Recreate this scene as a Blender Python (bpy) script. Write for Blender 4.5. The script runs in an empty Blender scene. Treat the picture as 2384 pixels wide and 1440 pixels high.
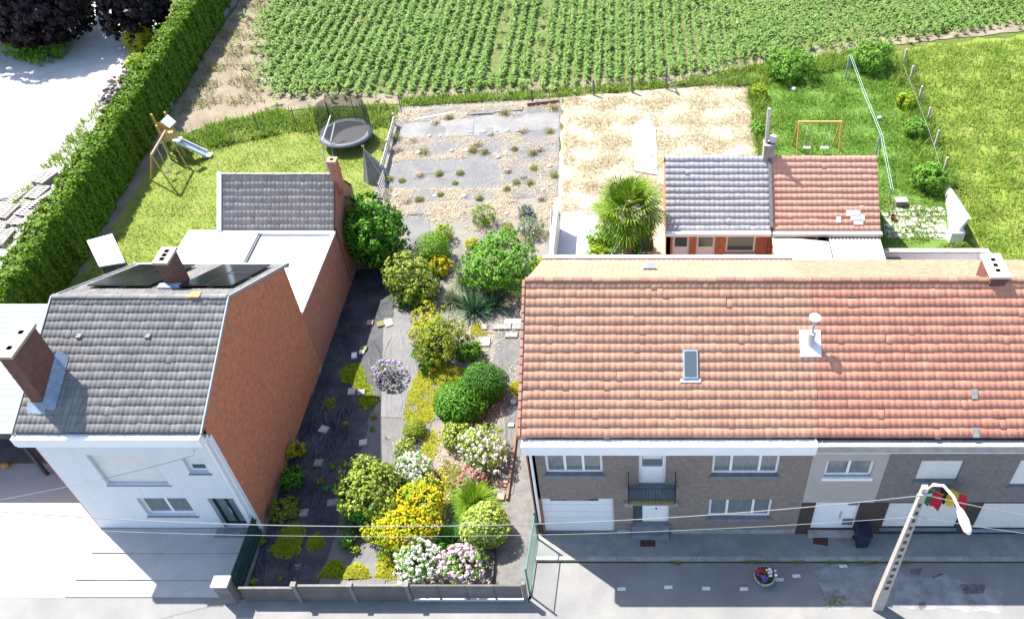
import bpy, math, random
import numpy as np
from mathutils import Vector, Matrix

# ------------------------------------------------------------------ camera, sky, sun
SC = bpy.context.scene
CH, CF, CT, CPX, CPY = 29.0, 1989.0, math.radians(44.0), 1491.0, 720.0   # height, focal (photo px), pitch, principal point
cam = bpy.data.objects.new('camera', bpy.data.cameras.new('camera'))
SC.collection.objects.link(cam); SC.camera = cam
cam.location = (0, 0, CH); cam.rotation_euler = (math.radians(90) - CT, 0, 0)
cam.data.sensor_width = 36.0; cam.data.lens = CF / 2384.0 * 36.0
cam.data.shift_x = -(CPX - 1192.0) / 2384.0; cam.data.clip_end = 2000.0; cam.data.clip_start = 0.5

SUN_EL = math.radians(57.0); SUN_H = Vector((-0.8, 0.6)).normalized()      # horizontal direction towards the sun
sun_vec = Vector((SUN_H.x * math.cos(SUN_EL), SUN_H.y * math.cos(SUN_EL), math.sin(SUN_EL)))
W = bpy.data.worlds.new('World'); SC.world = W; W.use_nodes = True
wn = W.node_tree.nodes; wl = W.node_tree.links
sky = wn.new('ShaderNodeTexSky'); sky.sky_type = 'NISHITA'; sky.sun_disc = False
sky.sun_elevation = SUN_EL; sky.sun_rotation = math.atan2(SUN_H.x, SUN_H.y)
sky.air_density = 1.0; sky.dust_density = 1.2
bgn = wn['Background']; wl.new(sky.outputs[0], bgn.inputs[0]); bgn.inputs[1].default_value = 0.125
sd = bpy.data.lights.new('sun', 'SUN'); sd.energy = 4.7; sd.angle = math.radians(0.55); sd.color = (1.0, 0.95, 0.87)
so = bpy.data.objects.new('sun', sd); SC.collection.objects.link(so)
so.rotation_euler = (-sun_vec).to_track_quat('-Z', 'Y').to_euler(); so.location = (-40, 60, 60)
SC.view_settings.view_transform = 'Standard'; SC.view_settings.look = 'None'
SC.view_settings.exposure = 1.65; SC.view_settings.gamma = 1.0

# ------------------------------------------------------------------ helpers
C = SC.collection
RN = random.Random(11)
_s, _c = math.sin(CT), math.cos(CT)
def P(x, y, z=0.0):
    """photo pixel -> point at height z"""
    u = (x - CPX) / CF; v = (CPY - y) / CF
    d = Vector((u, _c + v * _s, -_s + v * _c)); t = (z - CH) / d.z
    return Vector((d.x * t, d.y * t, z))
def PY(x, y, Y):
    """photo pixel -> point on the upright plane at depth Y"""
    u = (x - CPX) / CF; v = (CPY - y) / CF
    d = Vector((u, _c + v * _s, -_s + v * _c)); t = Y / d.y
    return Vector((d.x * t, Y, CH + d.z * t))
def MPP(p):
    """metres per photo pixel at a point"""
    return (p.y * _c - (p.z - CH) * _s) / CF

_mats = {}
def lin(c): return tuple(((v / 255.0) / 12.92 if v / 255.0 <= 0.04045 else ((v / 255.0 + 0.055) / 1.055) ** 2.4) for v in c)
class NB:
    def __init__(s, name):
        s.m = bpy.data.materials.new(name); s.m.use_nodes = True
        s.n = s.m.node_tree.nodes; s.l = s.m.node_tree.links; s.b = s.n['Principled BSDF']
        s.geo = None
    def pos(s):
        if not s.geo: s.geo = s.n.new('ShaderNodeNewGeometry')
        return s.geo.outputs['Position']
    def island(s):
        s.pos(); return s.geo.outputs['Random Per Island']
    def noise(s, scale, detail=3.0, rough=0.55, vec=None, stretch=None):
        t = s.n.new('ShaderNodeTexNoise'); t.inputs['Scale'].default_value = scale
        t.inputs['Detail'].default_value = detail; t.inputs['Roughness'].default_value = rough
        v = vec or s.pos()
        if stretch:
            mp = s.n.new('ShaderNodeMapping'); mp.inputs['Scale'].default_value = stretch; s.l.new(v, mp.inputs[0]); v = mp.outputs[0]
        s.l.new(v, t.inputs['Vector']); return t.outputs['Fac']
    def ramp(s, fac, stops):
        r = s.n.new('ShaderNodeValToRGB'); s.l.new(fac, r.inputs[0]); e = r.color_ramp.elements
        while len(e) < len(stops): e.new(0.5)
        for i, (p, c) in enumerate(stops): e[i].position = p; e[i].color = (*c, 1)
        return r.outputs[0]
    def mix(s, fac, a, b, mode='MIX'):
        m = s.n.new('ShaderNodeMix'); m.data_type = 'RGBA'; m.blend_type = mode
        for v, k in ((fac, 0), (a, 6), (b, 7)):
            if isinstance(v, (int, float)): m.inputs[k].default_value = v
            elif isinstance(v, tuple): m.inputs[k].default_value = (*v, 1)
            else: s.l.new(v, m.inputs[k])
        return m.outputs[2]
    def math(s, op, a, b=0.0):
        m = s.n.new('ShaderNodeMath'); m.operation = op
        for v, k in ((a, 0), (b, 1)):
            if isinstance(v, (int, float)): m.inputs[k].default_value = v
            else: s.l.new(v, m.inputs[k])
        return m.outputs[0]
    def bump(s, h, strength=0.4, dist=0.02):
        b = s.n.new('ShaderNodeBump'); b.inputs['Strength'].default_value = strength; b.inputs['Distance'].default_value = dist
        s.l.new(h, b.inputs['Height']); s.l.new(b.outputs[0], s.b.inputs['Normal'])
    def done(s, col=None, rough=0.8, spec=0.3, metal=0.0, trans=None):
        if col is not None:
            if isinstance(col, tuple): s.b.inputs['Base Color'].default_value = (*col, 1)
            else: s.l.new(col, s.b.inputs['Base Color'])
        if isinstance(rough, (int, float)): s.b.inputs['Roughness'].default_value = rough
        else: s.l.new(rough, s.b.inputs['Roughness'])
        s.b.inputs['Specular IOR Level'].default_value = spec; s.b.inputs['Metallic'].default_value = metal
        if trans is not None:      # leaf translucency
            tr = s.n.new('ShaderNodeBsdfTranslucent'); mx = s.n.new('ShaderNodeMixShader'); mx.inputs[0].default_value = trans
            if not isinstance(col, tuple): s.l.new(col, tr.inputs[0])
            else: tr.inputs[0].default_value = (*col, 1)
            out = s.n['Material Output']; s.l.new(s.b.outputs[0], mx.inputs[1]); s.l.new(tr.outputs[0], mx.inputs[2]); s.l.new(mx.outputs[0], out.inputs[0])
        _mats[s.m.name] = s.m; return s.m
def plain(name, c, var=0.18, scale=3.0, rough=0.8, spec=0.3, metal=0.0, bump=0.0, fine=40.0):
    """one colour with soft wear: two noise octaves that darken and lighten it"""
    if name in _mats: return _mats[name]
    b = NB(name); lo = tuple(v * (1 - var) for v in c); hi = tuple(min(v * (1 + var), 0.95) for v in c)
    n1 = b.noise(scale, 5.0, 0.65); col = b.ramp(n1, [(0.3, lo), (0.7, hi)])
    if bump: b.bump(b.noise(fine, 3.0), bump, 0.01)
    return b.done(col, rough, spec, metal)
def patchy(name, cols, scale=0.8, fine=14.0, rough=0.95, spec=0.1, bump=0.5, stretch=None, detail=8.0):
    """ground: several colours in patches broken up by a fine noise"""
    b = NB(name)
    n = b.math('ADD', b.math('MULTIPLY', b.noise(scale, detail, 0.68, stretch=stretch), 0.72), b.math('MULTIPLY', b.noise(fine, 4.0, 0.7), 0.28))
    k = len(cols); col = b.ramp(n, [(0.34 + 0.32 * i / max(k - 1, 1), c) for i, c in enumerate(cols)])
    b.bump(b.noise(fine * 2.2, 4.0, 0.7), bump, 0.03)
    return b.done(col, rough, spec)
def leafmat(name, cols, trans=0.3, rough=0.6, spec=0.2):
    """leaves: colour picked per leaf"""
    if name in _mats: return _mats[name]
    b = NB(name); k = len(cols)
    f = b.math('ADD', b.math('MULTIPLY', b.island(), 0.6), b.math('MULTIPLY', b.noise(1.3, 4.0, 0.6), 0.4))
    col = b.ramp(f, [(0.1 + 0.8 * i / max(k - 1, 1), c) for i, c in enumerate(cols)])
    return b.done(col, max(rough, 0.5), min(spec, 0.14), 0.0, trans)

def wloc(o):
    v = Vector((0, 0, 0))
    while o: v += o.location; o = o.parent
    return v
def put(name, me, mat, parent=None, smooth=False, stuff=False):
    """link a mesh as an object; its coordinates are world coordinates"""
    o = bpy.data.objects.new(name, me); C.objects.link(o)
    if mat: me.materials.append(mat)
    if parent is not None:
        o.parent = parent; me.transform(Matrix.Translation(-wloc(parent)))
    if smooth: me.polygons.foreach_set('use_smooth', [True] * len(me.polygons))
    if stuff: o['kind'] = 'stuff'
    return o
def tag(o, label, cat, group=None):
    o['label'] = label; o['category'] = cat
    if group: o['group'] = group
    return o
def thing(name, loc, label, cat, group=None):
    o = bpy.data.objects.new(name, None); C.objects.link(o); o.location = loc; o.empty_display_size = 0.2
    return tag(o, label, cat, group)
def struct(o): o['kind'] = 'structure'; return o
def copy_tree(o, parent=None):
    c = o.copy(); C.objects.link(c); c.parent = parent
    for ch in list(o.children): copy_tree(ch, c)
    return c

class MB:
    def __init__(s): s.v = []; s.f = []
    def add(s, vs, fs):
        k = len(s.v); s.v.extend([tuple(p) for p in vs]); s.f.extend([tuple(i + k for i in f) for f in fs]); return s
    def quad(s, *p): return s.add(p, [tuple(range(len(p)))])
    def box(s, x0, x1, y0, y1, z0, z1):
        return s.hexa([(x0, y0, z0), (x1, y0, z0), (x1, y1, z0), (x0, y1, z0), (x0, y0, z1), (x1, y0, z1), (x1, y1, z1), (x0, y1, z1)])
    def hexa(s, v): return s.add(v, [(3, 2, 1, 0), (4, 5, 6, 7), (0, 1, 5, 4), (1, 2, 6, 5), (2, 3, 7, 6), (3, 0, 4, 7)])
    def rbox(s, c, sx, sy, sz, rz=0.0, tilt=0.0, taper=0.0):
        """box standing on c, turned by rz"""
        M = Matrix.Translation(c) @ Matrix.Rotation(rz, 4, 'Z') @ Matrix.Rotation(tilt, 4, 'X')
        a, b, t = sx / 2, sy / 2, 1 - taper
        return s.hexa([M @ Vector(p) for p in ((-a, -b, 0), (a, -b, 0), (a, b, 0), (-a, b, 0), (-a * t, -b * t, sz), (a * t, -b * t, sz), (a * t, b * t, sz), (-a * t, b * t, sz))])
    def prism(s, poly, z0, z1):
        n = len(poly); vs = [(p[0], p[1], z0) for p in poly] + [(p[0], p[1], z1) for p in poly]
        return s.add(vs, [tuple(range(n - 1, -1, -1)), tuple(range(n, 2 * n))] + [(i, (i + 1) % n, n + (i + 1) % n, n + i) for i in range(n)])
    def extr(s, poly, d):
        """3-D polygon pushed along d"""
        n = len(poly); d = Vector(d); vs = [Vector(p) for p in poly] + [Vector(p) + d for p in poly]
        return s.add(vs, [tuple(range(n - 1, -1, -1)), tuple(range(n, 2 * n))] + [(i, (i + 1) % n, n + (i + 1) % n, n + i) for i in range(n)])
    def tube(s, pts, r, n=6, cap=True):
        pts = [Vector(p) for p in pts]; rs = r if isinstance(r, (list, tuple)) else [r] * len(pts); k0 = len(s.v)
        for i, p in enumerate(pts):
            d = (pts[min(i + 1, len(pts) - 1)] - pts[max(i - 1, 0)]).normalized()
            a = d.cross(Vector((0, 0, 1)) if abs(d.z) < 0.9 else Vector((1, 0, 0))).normalized(); b = d.cross(a)
            for j in range(n):
                t = 2 * math.pi * j / n; s.v.append(tuple(p + (a * math.cos(t) + b * math.sin(t)) * rs[i]))
        for i in range(len(pts) - 1):
            for j in range(n): s.f.append((k0 + i * n + j, k0 + i * n + (j + 1) % n, k0 + (i + 1) * n + (j + 1) % n, k0 + (i + 1) * n + j))
        if cap: s.f.append(tuple(k0 + j for j in range(n - 1, -1, -1))); s.f.append(tuple(k0 + (len(pts) - 1) * n + j for j in range(n)))
        return s
    def lathe(s, c, prof, n=16):
        c = Vector(c); k0 = len(s.v)
        for r, z in prof:
            for j in range(n): t = 2 * math.pi * j / n; s.v.append((c.x + r * math.cos(t), c.y + r * math.sin(t), c.z + z))
        for i in range(len(prof) - 1):
            for j in range(n): s.f.append((k0 + i * n + j, k0 + i * n + (j + 1) % n, k0 + (i + 1) * n + (j + 1) % n, k0 + (i + 1) * n + j))
        return s
    def mesh(s, name):
        me = bpy.data.meshes.new(name); me.from_pydata(s.v, [], s.f); me.update(); return me
    def build(s, name, mat, parent=None, smooth=False, stuff=False): return put(name, s.mesh(name), mat, parent, smooth, stuff)

def npmesh(name, V, Fq):
    """V (n,3), Fq (m,4) quads"""
    me = bpy.data.meshes.new(name); n, m = len(V), len(Fq); k = Fq.shape[1]
    me.vertices.add(n); me.vertices.foreach_set('co', V.astype(np.float32).ravel())
    me.loops.add(m * k); me.loops.foreach_set('vertex_index', Fq.astype(np.int32).ravel())
    me.polygons.add(m); me.polygons.foreach_set('loop_start', np.arange(0, m * k, k, dtype=np.int32)); me.polygons.foreach_set('loop_total', np.full(m, k, dtype=np.int32))
    me.update(calc_edges=True); return me
def unit(a): return a / np.maximum(np.linalg.norm(a, axis=1, keepdims=True), 1e-9)
def leaf_arrays(pos, nrm, size, aspect, rng, along=None):
    """folded rhombic leaves at pos facing nrm"""
    n = len(pos); t = rng.normal(size=(n, 3)) if along is None else along + rng.normal(size=(n, 3)) * 0.35
    t = unit(t - nrm * (t * nrm).sum(1, keepdims=True)); b = np.cross(nrm, t); s = size[:, None]
    v = np.stack([pos - t * s * 0.5, pos + b * s * aspect * 0.5 + nrm * s * 0.12, pos + t * s * 0.55, pos - b * s * aspect * 0.5 + nrm * s * 0.12], 1).reshape(-1, 3)
    return v, np.arange(4 * n).reshape(n, 4)
def dirnoise(d, rng, k=9, f0=2.0, f1=5.0):
    r = np.zeros(len(d))
    for _ in range(k):
        w = rng.normal(size=3); w *= rng.uniform(f0, f1) / np.linalg.norm(w); r += np.sin(d @ w + rng.uniform(0, 6.3))
    return r / math.sqrt(k)
def foliage(name, c, rad, n, size, mat, parent, seed=0, lump=0.13, aspect=0.55, deep=0.45, zmin=0.02, up=0.35, f=(2.5, 6.0), jit=0.5, clus=0.0, dens=2.0):
    """leaf mass filling an uneven ellipsoid round c; clus > 0 gathers the leaves in tufts of that size (m)"""
    rng = np.random.default_rng(seed); n = int(n * dens); per = 14 if clus else 1; k0 = max(8, n // per); d = unit(rng.normal(size=(k0, 3)))
    k = 1 + lump * dirnoise(d, rng, 9, *f); dep = 1 - deep * rng.random(k0) ** 1.5
    p = d * (k * dep)[:, None] * np.array(rad) + np.array(c); nr = d / np.array(rad) * max(rad)
    if clus:
        p = np.repeat(p, per, 0); off = unit(rng.normal(size=p.shape) + unit(np.repeat(nr, per, 0)) * 0.9); p = p + off * clus * rng.uniform(0.3, 1.0, (len(p), 1)) * np.repeat(rng.uniform(0.6, 1.4, (k0, 1)), per, 0); nr = unit(np.repeat(nr, per, 0)) * 0.7 + off * 0.8
    m = p[:, 2] > zmin; p = p[m]; nr = nr[m]
    nr = unit(nr + rng.normal(size=p.shape) * jit + np.array([0, 0, up]))
    V, Fq = leaf_arrays(p, nr, size * rng.uniform(0.65, 1.35, len(p)), aspect, rng)
    return put(name, npmesh(name, V, Fq), mat, parent)
def blades(name, c, n, L, wd, mat, parent, seed=0, spread=1.0, droop=0.6, base=0.15, segs=3, lean=(0, 0), merge=None):
    """arching strap leaves rising from c"""
    rng = np.random.default_rng(seed); az = rng.uniform(0, 2 * np.pi, n); el = np.arccos(np.clip(rng.uniform(0, 1, n) ** 0.8 * spread, 0, 0.98)); el = np.pi / 2 - el
    el = np.pi / 2 - rng.uniform(0.05, 1.25, n) * spread
    ln = L * rng.uniform(0.65, 1.15, n); r0 = base * np.sqrt(rng.random(n)); o = np.stack([c[0] + r0 * np.cos(az), c[1] + r0 * np.sin(az), np.full(n, c[2])], 1)
    h = np.stack([np.cos(az) + lean[0], np.sin(az) + lean[1], np.zeros(n)], 1); side = np.stack([-np.sin(az), np.cos(az), np.zeros(n)], 1)
    vs = []
    for i in range(segs + 1):
        t = i / segs; w = wd * (1 - t * 0.85) * (0.6 + 1.6 * t * (1 - t)) * 0.5
        p = o + h * (np.cos(el) * ln * t)[:, None]; p[:, 2] += np.sin(el) * ln * t - droop * ln * t * t * np.cos(el)
        p[:, 2] = np.maximum(p[:, 2], c[2] + 0.01)
        vs += [p - side * w, p + side * w]
    V = np.stack(vs, 1).reshape(-1, 3); k = 2 * (segs + 1); b = np.arange(n)[:, None] * k
    Fq = np.concatenate([b + np.array([[2 * i, 2 * i + 1, 2 * i + 3, 2 * i + 2]]) for i in range(segs)], 0)
    if merge is not None: merge.append((V, Fq)); return None
    return put(name, npmesh(name, V, Fq), mat, parent)
def join_arrays(parts):
    k = 0; Vs = []; Fs = []
    for V, Fq in parts: Vs.append(V); Fs.append(Fq + k); k += len(V)
    return np.concatenate(Vs), np.concatenate(Fs)
_ico = None
def balls(name, pos, rad, mat, parent, seed=0, squash=0.8, jit=0.16):
    """many small knobbly balls (flower heads, stones)"""
    global _ico
    if _ico is None:
        import bmesh
        bm = bmesh.new(); bmesh.ops.create_icosphere(bm, subdivisions=2, radius=1.0)
        _ico = (np.array([v.co[:] for v in bm.verts]), np.array([[v.index for v in f.verts] for f in bm.faces])); bm.free()
    rng = np.random.default_rng(seed); V0, F0 = _ico; out = []
    for p, r in zip(pos, rad):
        v = V0 * (1 + jit * rng.normal(size=(len(V0), 1))) * np.array([r, r, r * squash]) + np.array(p); out.append((v, F0))
    V, Fq = join_arrays(out); return put(name, npmesh(name, V, Fq), mat, parent, smooth=False)
def inpoly(pts, poly):
    x, y = pts[:, 0], pts[:, 1]; r = np.zeros(len(pts), bool); n = len(poly)
    for i in range(n):
        x0, y0 = poly[i][0], poly[i][1]; x1, y1 = poly[i - 1][0], poly[i - 1][1]
        cnd = (y0 > y) != (y1 > y); r ^= cnd & (x < (x1 - x0) * (y - y0) / (y1 - y0 + 1e-12) + x0)
    return r
def scatter(poly, n, rng):
    a = np.array([(p[0], p[1]) for p in poly]); lo, hi = a.min(0), a.max(0); q = rng.uniform(lo, hi, (int(n * 2.2), 2)); q = q[inpoly(q, a)]; return q[:n]
def sheet(name, poly, z, mat, wob=0.0, seed=3):
    """flat piece of ground with a slightly ragged edge"""
    r = random.Random(seed); pts = []
    for i in range(len(poly)):
        a, b = Vector((poly[i][0], poly[i][1])), Vector((poly[(i + 1) % len(poly)][0], poly[(i + 1) % len(poly)][1]))
        k = max(1, int((b - a).length / 0.6)) if wob else 1
        nrm = Vector((-(b - a).y, (b - a).x)).normalized()
        for j in range(k):
            q = a.lerp(b, j / k)
            if wob: q = q + nrm * r.gauss(0, wob)
            pts.append((q.x, q.y, z))
    return struct(MB().quad(*pts).build(name, mat))
def relief(name, corners, nx, ny, z, mat, fn):
    """four-cornered sheet of ground as a grid, height by fn(x, y)"""
    a, b, c, d = [np.array(p[:2], float) for p in corners]; u, v = np.meshgrid(np.linspace(0, 1, nx + 1), np.linspace(0, 1, ny + 1))
    u = u.ravel()[:, None]; v = v.ravel()[:, None]; xy = (a * (1 - u) + b * u) * (1 - v) + (d * (1 - u) + c * u) * v
    V = np.column_stack([xy, z + fn(xy[:, 0], xy[:, 1])]); i = np.arange(nx * ny); r = i // nx * (nx + 1) + i % nx
    return struct(put(name, npmesh(name, V, np.stack([r, r + 1, r + nx + 2, r + nx + 1], 1)), mat, smooth=True))

# ------------------------------------------------------------------ the ground
def px(*pts): return [P(*p) for p in pts]
M_soil = patchy('bare_soil', [(0.12, 0.10, 0.07), (0.185, 0.155, 0.115), (0.24, 0.205, 0.155)], 0.7, 9.0)
M_base = patchy('rough_ground', [(0.045, 0.075, 0.014), (0.075, 0.105, 0.022), (0.13, 0.12, 0.045)], 0.6, 8.0)
M_lawnL = patchy('mown_lawn', [(0.095, 0.13, 0.028), (0.13, 0.17, 0.034), (0.155, 0.185, 0.045), (0.20, 0.19, 0.085)], 0.55, 7.0)
M_lawnR = patchy('lush_lawn', [(0.06, 0.12, 0.022), (0.085, 0.155, 0.03), (0.13, 0.18, 0.045)], 0.7, 6.0)
M_mead = patchy('meadow_grass', [(0.09, 0.14, 0.02), (0.13, 0.18, 0.026), (0.165, 0.20, 0.04), (0.21, 0.21, 0.08)], 0.45, 5.0)
M_straw = patchy('dry_straw_ground', [(0.23, 0.20, 0.155), (0.30, 0.265, 0.195), (0.35, 0.31, 0.225), (0.30, 0.285, 0.26)], 0.8, 11.0)
M_plot = patchy('dusty_plot_soil', [(0.105, 0.10, 0.092), (0.15, 0.14, 0.125), (0.195, 0.178, 0.15), (0.165, 0.16, 0.152)], 0.9, 16.0)
M_gravelW = patchy('white_gravel', [(0.36, 0.35, 0.33), (0.46, 0.45, 0.43), (0.52, 0.51, 0.49)], 0.5, 26.0)
M_drive = patchy('pale_concrete_drive', [(0.30, 0.28, 0.26), (0.37, 0.35, 0.325), (0.42, 0.40, 0.375)], 0.35, 30.0, rough=0.85, bump=0.2)
M_asph = patchy('worn_asphalt', [(0.15, 0.15, 0.15), (0.185, 0.184, 0.18), (0.225, 0.222, 0.215)], 0.5, 34.0, rough=0.9, bump=0.35)
M_pave = patchy('grey_pavement', [(0.15, 0.16, 0.155), (0.20, 0.205, 0.195), (0.26, 0.26, 0.245)], 1.3, 22.0, rough=0.9, bump=0.3)
M_gravelG = patchy('grey_gravel', [(0.10, 0.10, 0.095), (0.15, 0.148, 0.14), (0.20, 0.195, 0.185)], 2.0, 45.0, rough=0.9, bump=0.8)
M_conc = plain('weathered_concrete', (0.27, 0.26, 0.245), 0.25, 2.5, 0.9, bump=0.3)
M_concD = plain('dark_concrete', (0.14, 0.135, 0.13), 0.3, 2.0, 0.9, bump=0.3)

S = 0.06      # top of the house plots above the big ground sheet
struct(MB().quad((-400, -200, -0.05), (400, -200, -0.05), (400, 700, -0.05), (-400, 700, -0.05)).build('ground', M_base))
YF = 17.61    # front of the terraced houses
sheet('road', [(-90, -60), (90, -60), (90, 16.4), (-3.95, 16.4), (-4.05, 15.0), (-90, 15.0)], 0.0, M_asph)
sheet('patched_asphalt', px((1895, 1330), (2000, 1312), (2075, 1318), (2110, 1340), (2200, 1345), (2330, 1375), (2330, 1421), (1930, 1421)), 0.006, plain('pale_asphalt_patch', (0.21, 0.215, 0.22), 0.35, 1.8, 0.9, bump=0.5), 0.12)
sheet('driveway', [(-90, 15.0), (-14.75, 15.0), (-14.75, 24.0), (-90, 24.0)], 0.012, M_drive)
sheet('parcel_ground', [(-14.6, 14.95), (-4.0, 14.95), (-4.35, 26.3), (-5.1, 50.1), (-15.6, 48.9), (-14.75, 26.0)], 0.0, M_plot, 0.03)
sheet('gravel_drive', px((1197, 1050), (1218, 1000), (1222, 760), (1232, 760)) + [Vector((-3.95, 17.7, 0)), Vector((-4.05, 15.0, 0))] + px((1140, 1395), (1148, 1300), (1180, 1170)), 0.012, M_gravelG)
sheet('dry_plot', [(-5.1, 50.1), (-4.4, 26.0), (8.0, 26.0), (7.6, 36.0), (7.3, 52.0), (1.7, 51.2)], 0.004, M_straw, 0.12)
sheet('right_lawn', [(7.3, 52.2), (7.6, 33.0), (17.2, 33.0), (18.0, 45.0), (17.8, 55.5), (12.0, 55.0)], 0.008, M_lawnR, 0.15)
sheet('meadow', [(17.4, 20.0), (120, 20.0), (120, 60.2), (35, 60.2), (21, 57.3), (17.8, 56.4), (18.2, 45.0)], 0.004, M_mead, 0.2)
sheet('left_lawn', [(-28.6, 26.0), (-14.7, 26.0), (-15.6, 46.3), (-22.0, 46.0), (-28.8, 43.5)], 0.004, M_lawnL, 0.08)
sheet('field_soil', [(-31.4, 75), (-31.0, 60), (-29.9, 45.0), (-24, 48.4), (-15.6, 49.3), (-5.1, 50.4), (1.8, 51.8), (8, 54.5), (18, 57.4), (35, 61), (120, 61), (120, 300), (-60, 300)], 0.0, M_soil, 0.1)
sheet('maize_ground', [(-25.6, 54), (-23.6, 50.9), (-15.6, 50.9), (-5.1, 52.0), (1.8, 53.1), (8, 55.7), (18, 58.7), (35, 62.5), (120, 66), (120, 299), (-34, 299), (-29.0, 66), (-27.4, 60)], 0.006, patchy('weedy_field_soil', [(0.055, 0.085, 0.025), (0.085, 0.115, 0.035), (0.12, 0.125, 0.055), (0.15, 0.13, 0.08)], 0.5, 7.0), 0.25)
sheet('gravel_yard', [(-120, 28), (-31.8, 28), (-32.3, 36), (-33.4, 44), (-34.6, 55.0), (-36.5, 62.0), (-38.5, 80), (-120, 80)], 0.008, M_gravelW, 0.1)
sheet('hedge_bed', [(-32.4, 20), (-28.4, 20), (-28.6, 43.6), (-30.2, 48), (-31.3, 60), (-31.6, 80), (-37.5, 80), (-35.6, 60), (-33.9, 50), (-32.8, 40)], 0.002, M_soil, 0.05)
# pavement with its kerb, a real step
pv = MB().box(-3.9, 60, 16.62, 17.58, 0.0, 0.11).build('pavement', M_pave); struct(pv)
for i in range(38):
    kx = -3.9 + i * 1.0
    MB().box(kx + 0.006, kx + 0.994, 16.46, 16.61, 0.0, 0.125).build('kerb_stone', M_conc, pv)
for i, q in enumerate(([(2165, 1336), (2190, 1328), (2212, 1338), (2200, 1348), (2172, 1346)], [(2235, 1362), (2270, 1350), (2300, 1362), (2290, 1380), (2250, 1378)], [(2135, 1405), (2150, 1398), (2158, 1412), (2142, 1420)], [(2120, 1326), (2135, 1322), (2138, 1332), (2124, 1334)])):
    sheet('road_stain', px(*q), 0.010, plain('dark_road_stain', (0.10, 0.10, 0.105), 0.5, 5.0, 0.8), 0.09, 5 + i)
# small white dashes on the road in front of the houses
road = bpy.data.objects['road']; M_white = plain('white_road_paint', (0.55, 0.55, 0.52), 0.3, 9.0, 0.8)
for (x, y) in ((1447, 1370), (1556, 1366), (1644, 1369), (1732, 1370), (1815, 1348), (1854, 1340), (1963, 1317), (2277, 1302)):
    c = P(x, y); MB().rbox((c.x, c.y, 0.005), 0.30, 0.13, 0.012, 0.04).build('painted_dash', M_white, road)

# three shallow paved levels in front of the white house
M_slab = plain('terrace_slab', (0.33, 0.325, 0.32), 0.12, 1.2, 0.8, bump=0.15)
tr = MB().box(-20.6, -14.85, 16.72, 17.75, 0.0, 0.20).build('terrace', M_slab); struct(tr)
MB().box(-20.75, -14.85, 15.66, 16.715, 0.0, 0.13).build('paved_level', M_slab, tr)
MB().box(-20.85, -14.85, 15.03, 15.655, 0.0, 0.06).build('paved_level', M_slab, tr)

# weed membrane: black woven sheets, creased, dusty
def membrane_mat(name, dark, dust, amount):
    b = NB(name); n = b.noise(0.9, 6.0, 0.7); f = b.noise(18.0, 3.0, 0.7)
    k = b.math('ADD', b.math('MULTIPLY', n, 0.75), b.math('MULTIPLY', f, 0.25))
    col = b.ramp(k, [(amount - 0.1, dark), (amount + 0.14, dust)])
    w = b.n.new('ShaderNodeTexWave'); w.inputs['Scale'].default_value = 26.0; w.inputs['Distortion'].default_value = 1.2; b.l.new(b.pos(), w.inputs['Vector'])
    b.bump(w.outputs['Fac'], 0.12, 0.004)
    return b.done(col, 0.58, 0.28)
M_memD = membrane_mat('shaded_membrane', (0.009, 0.012, 0.019), (0.055, 0.059, 0.067), 0.51)  # darker, bluer copy of the sheet colour, with the wall's shade put in
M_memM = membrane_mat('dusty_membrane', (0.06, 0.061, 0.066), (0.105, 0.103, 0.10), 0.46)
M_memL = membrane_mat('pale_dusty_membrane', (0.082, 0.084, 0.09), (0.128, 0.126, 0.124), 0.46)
def creases(seed, amp, n=26, box=(-15, -4, 15, 50), ang=(1.2, 1.9), ln=(0.8, 3.0), w=0.035):
    r = np.random.default_rng(seed); cr = []
    for _ in range(n): cr.append((r.uniform(box[0], box[1]), r.uniform(box[2], box[3]), r.uniform(*ang), r.uniform(*ln), r.uniform(0.6, 1.3) * w, r.uniform(0.4, 1.0) * amp))
    ph = r.uniform(0, 6.3, 8)
    def fn(x, y):
        h = 0.012 * (np.sin(x * 1.7 + ph[0] + np.sin(y * 0.9 + ph[1])) * np.sin(y * 1.3 + ph[2]) + 1)
        for cx, cy, a, l, ww, am in cr:
            dx, dy = x - cx, y - cy; u = dx * math.cos(a) + dy * math.sin(a); v = -dx * math.sin(a) + dy * math.cos(a) + 0.12 * np.sin(u * 2.1 + cx * 7)
            h = h + am * np.exp(-(v / ww) ** 2) * np.clip(1.2 - (u / l) ** 2, 0, 1)
        return h
    return fn
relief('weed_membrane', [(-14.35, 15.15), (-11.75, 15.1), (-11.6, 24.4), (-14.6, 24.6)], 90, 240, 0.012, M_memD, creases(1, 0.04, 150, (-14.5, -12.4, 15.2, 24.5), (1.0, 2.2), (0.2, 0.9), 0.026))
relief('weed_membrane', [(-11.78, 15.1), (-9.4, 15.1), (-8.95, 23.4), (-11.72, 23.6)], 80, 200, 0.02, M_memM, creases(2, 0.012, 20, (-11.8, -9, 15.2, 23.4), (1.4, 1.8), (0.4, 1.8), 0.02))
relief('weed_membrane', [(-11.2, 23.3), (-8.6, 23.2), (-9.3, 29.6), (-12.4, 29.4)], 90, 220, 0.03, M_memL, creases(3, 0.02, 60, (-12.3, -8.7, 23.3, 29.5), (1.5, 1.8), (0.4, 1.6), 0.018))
relief('weed_membrane', [(-14.5, 24.3), (-11.15, 24.2), (-12.5, 33.0), (-14.6, 33.0)], 70, 180, 0.008, M_memD, creases(4, 0.025, 50, (-14.6, -11.2, 24.3, 33), (0.8, 2.2), (0.2, 1.0), 0.026))  # far end laid over shaded soil, its dark colour deepens the shade
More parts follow.
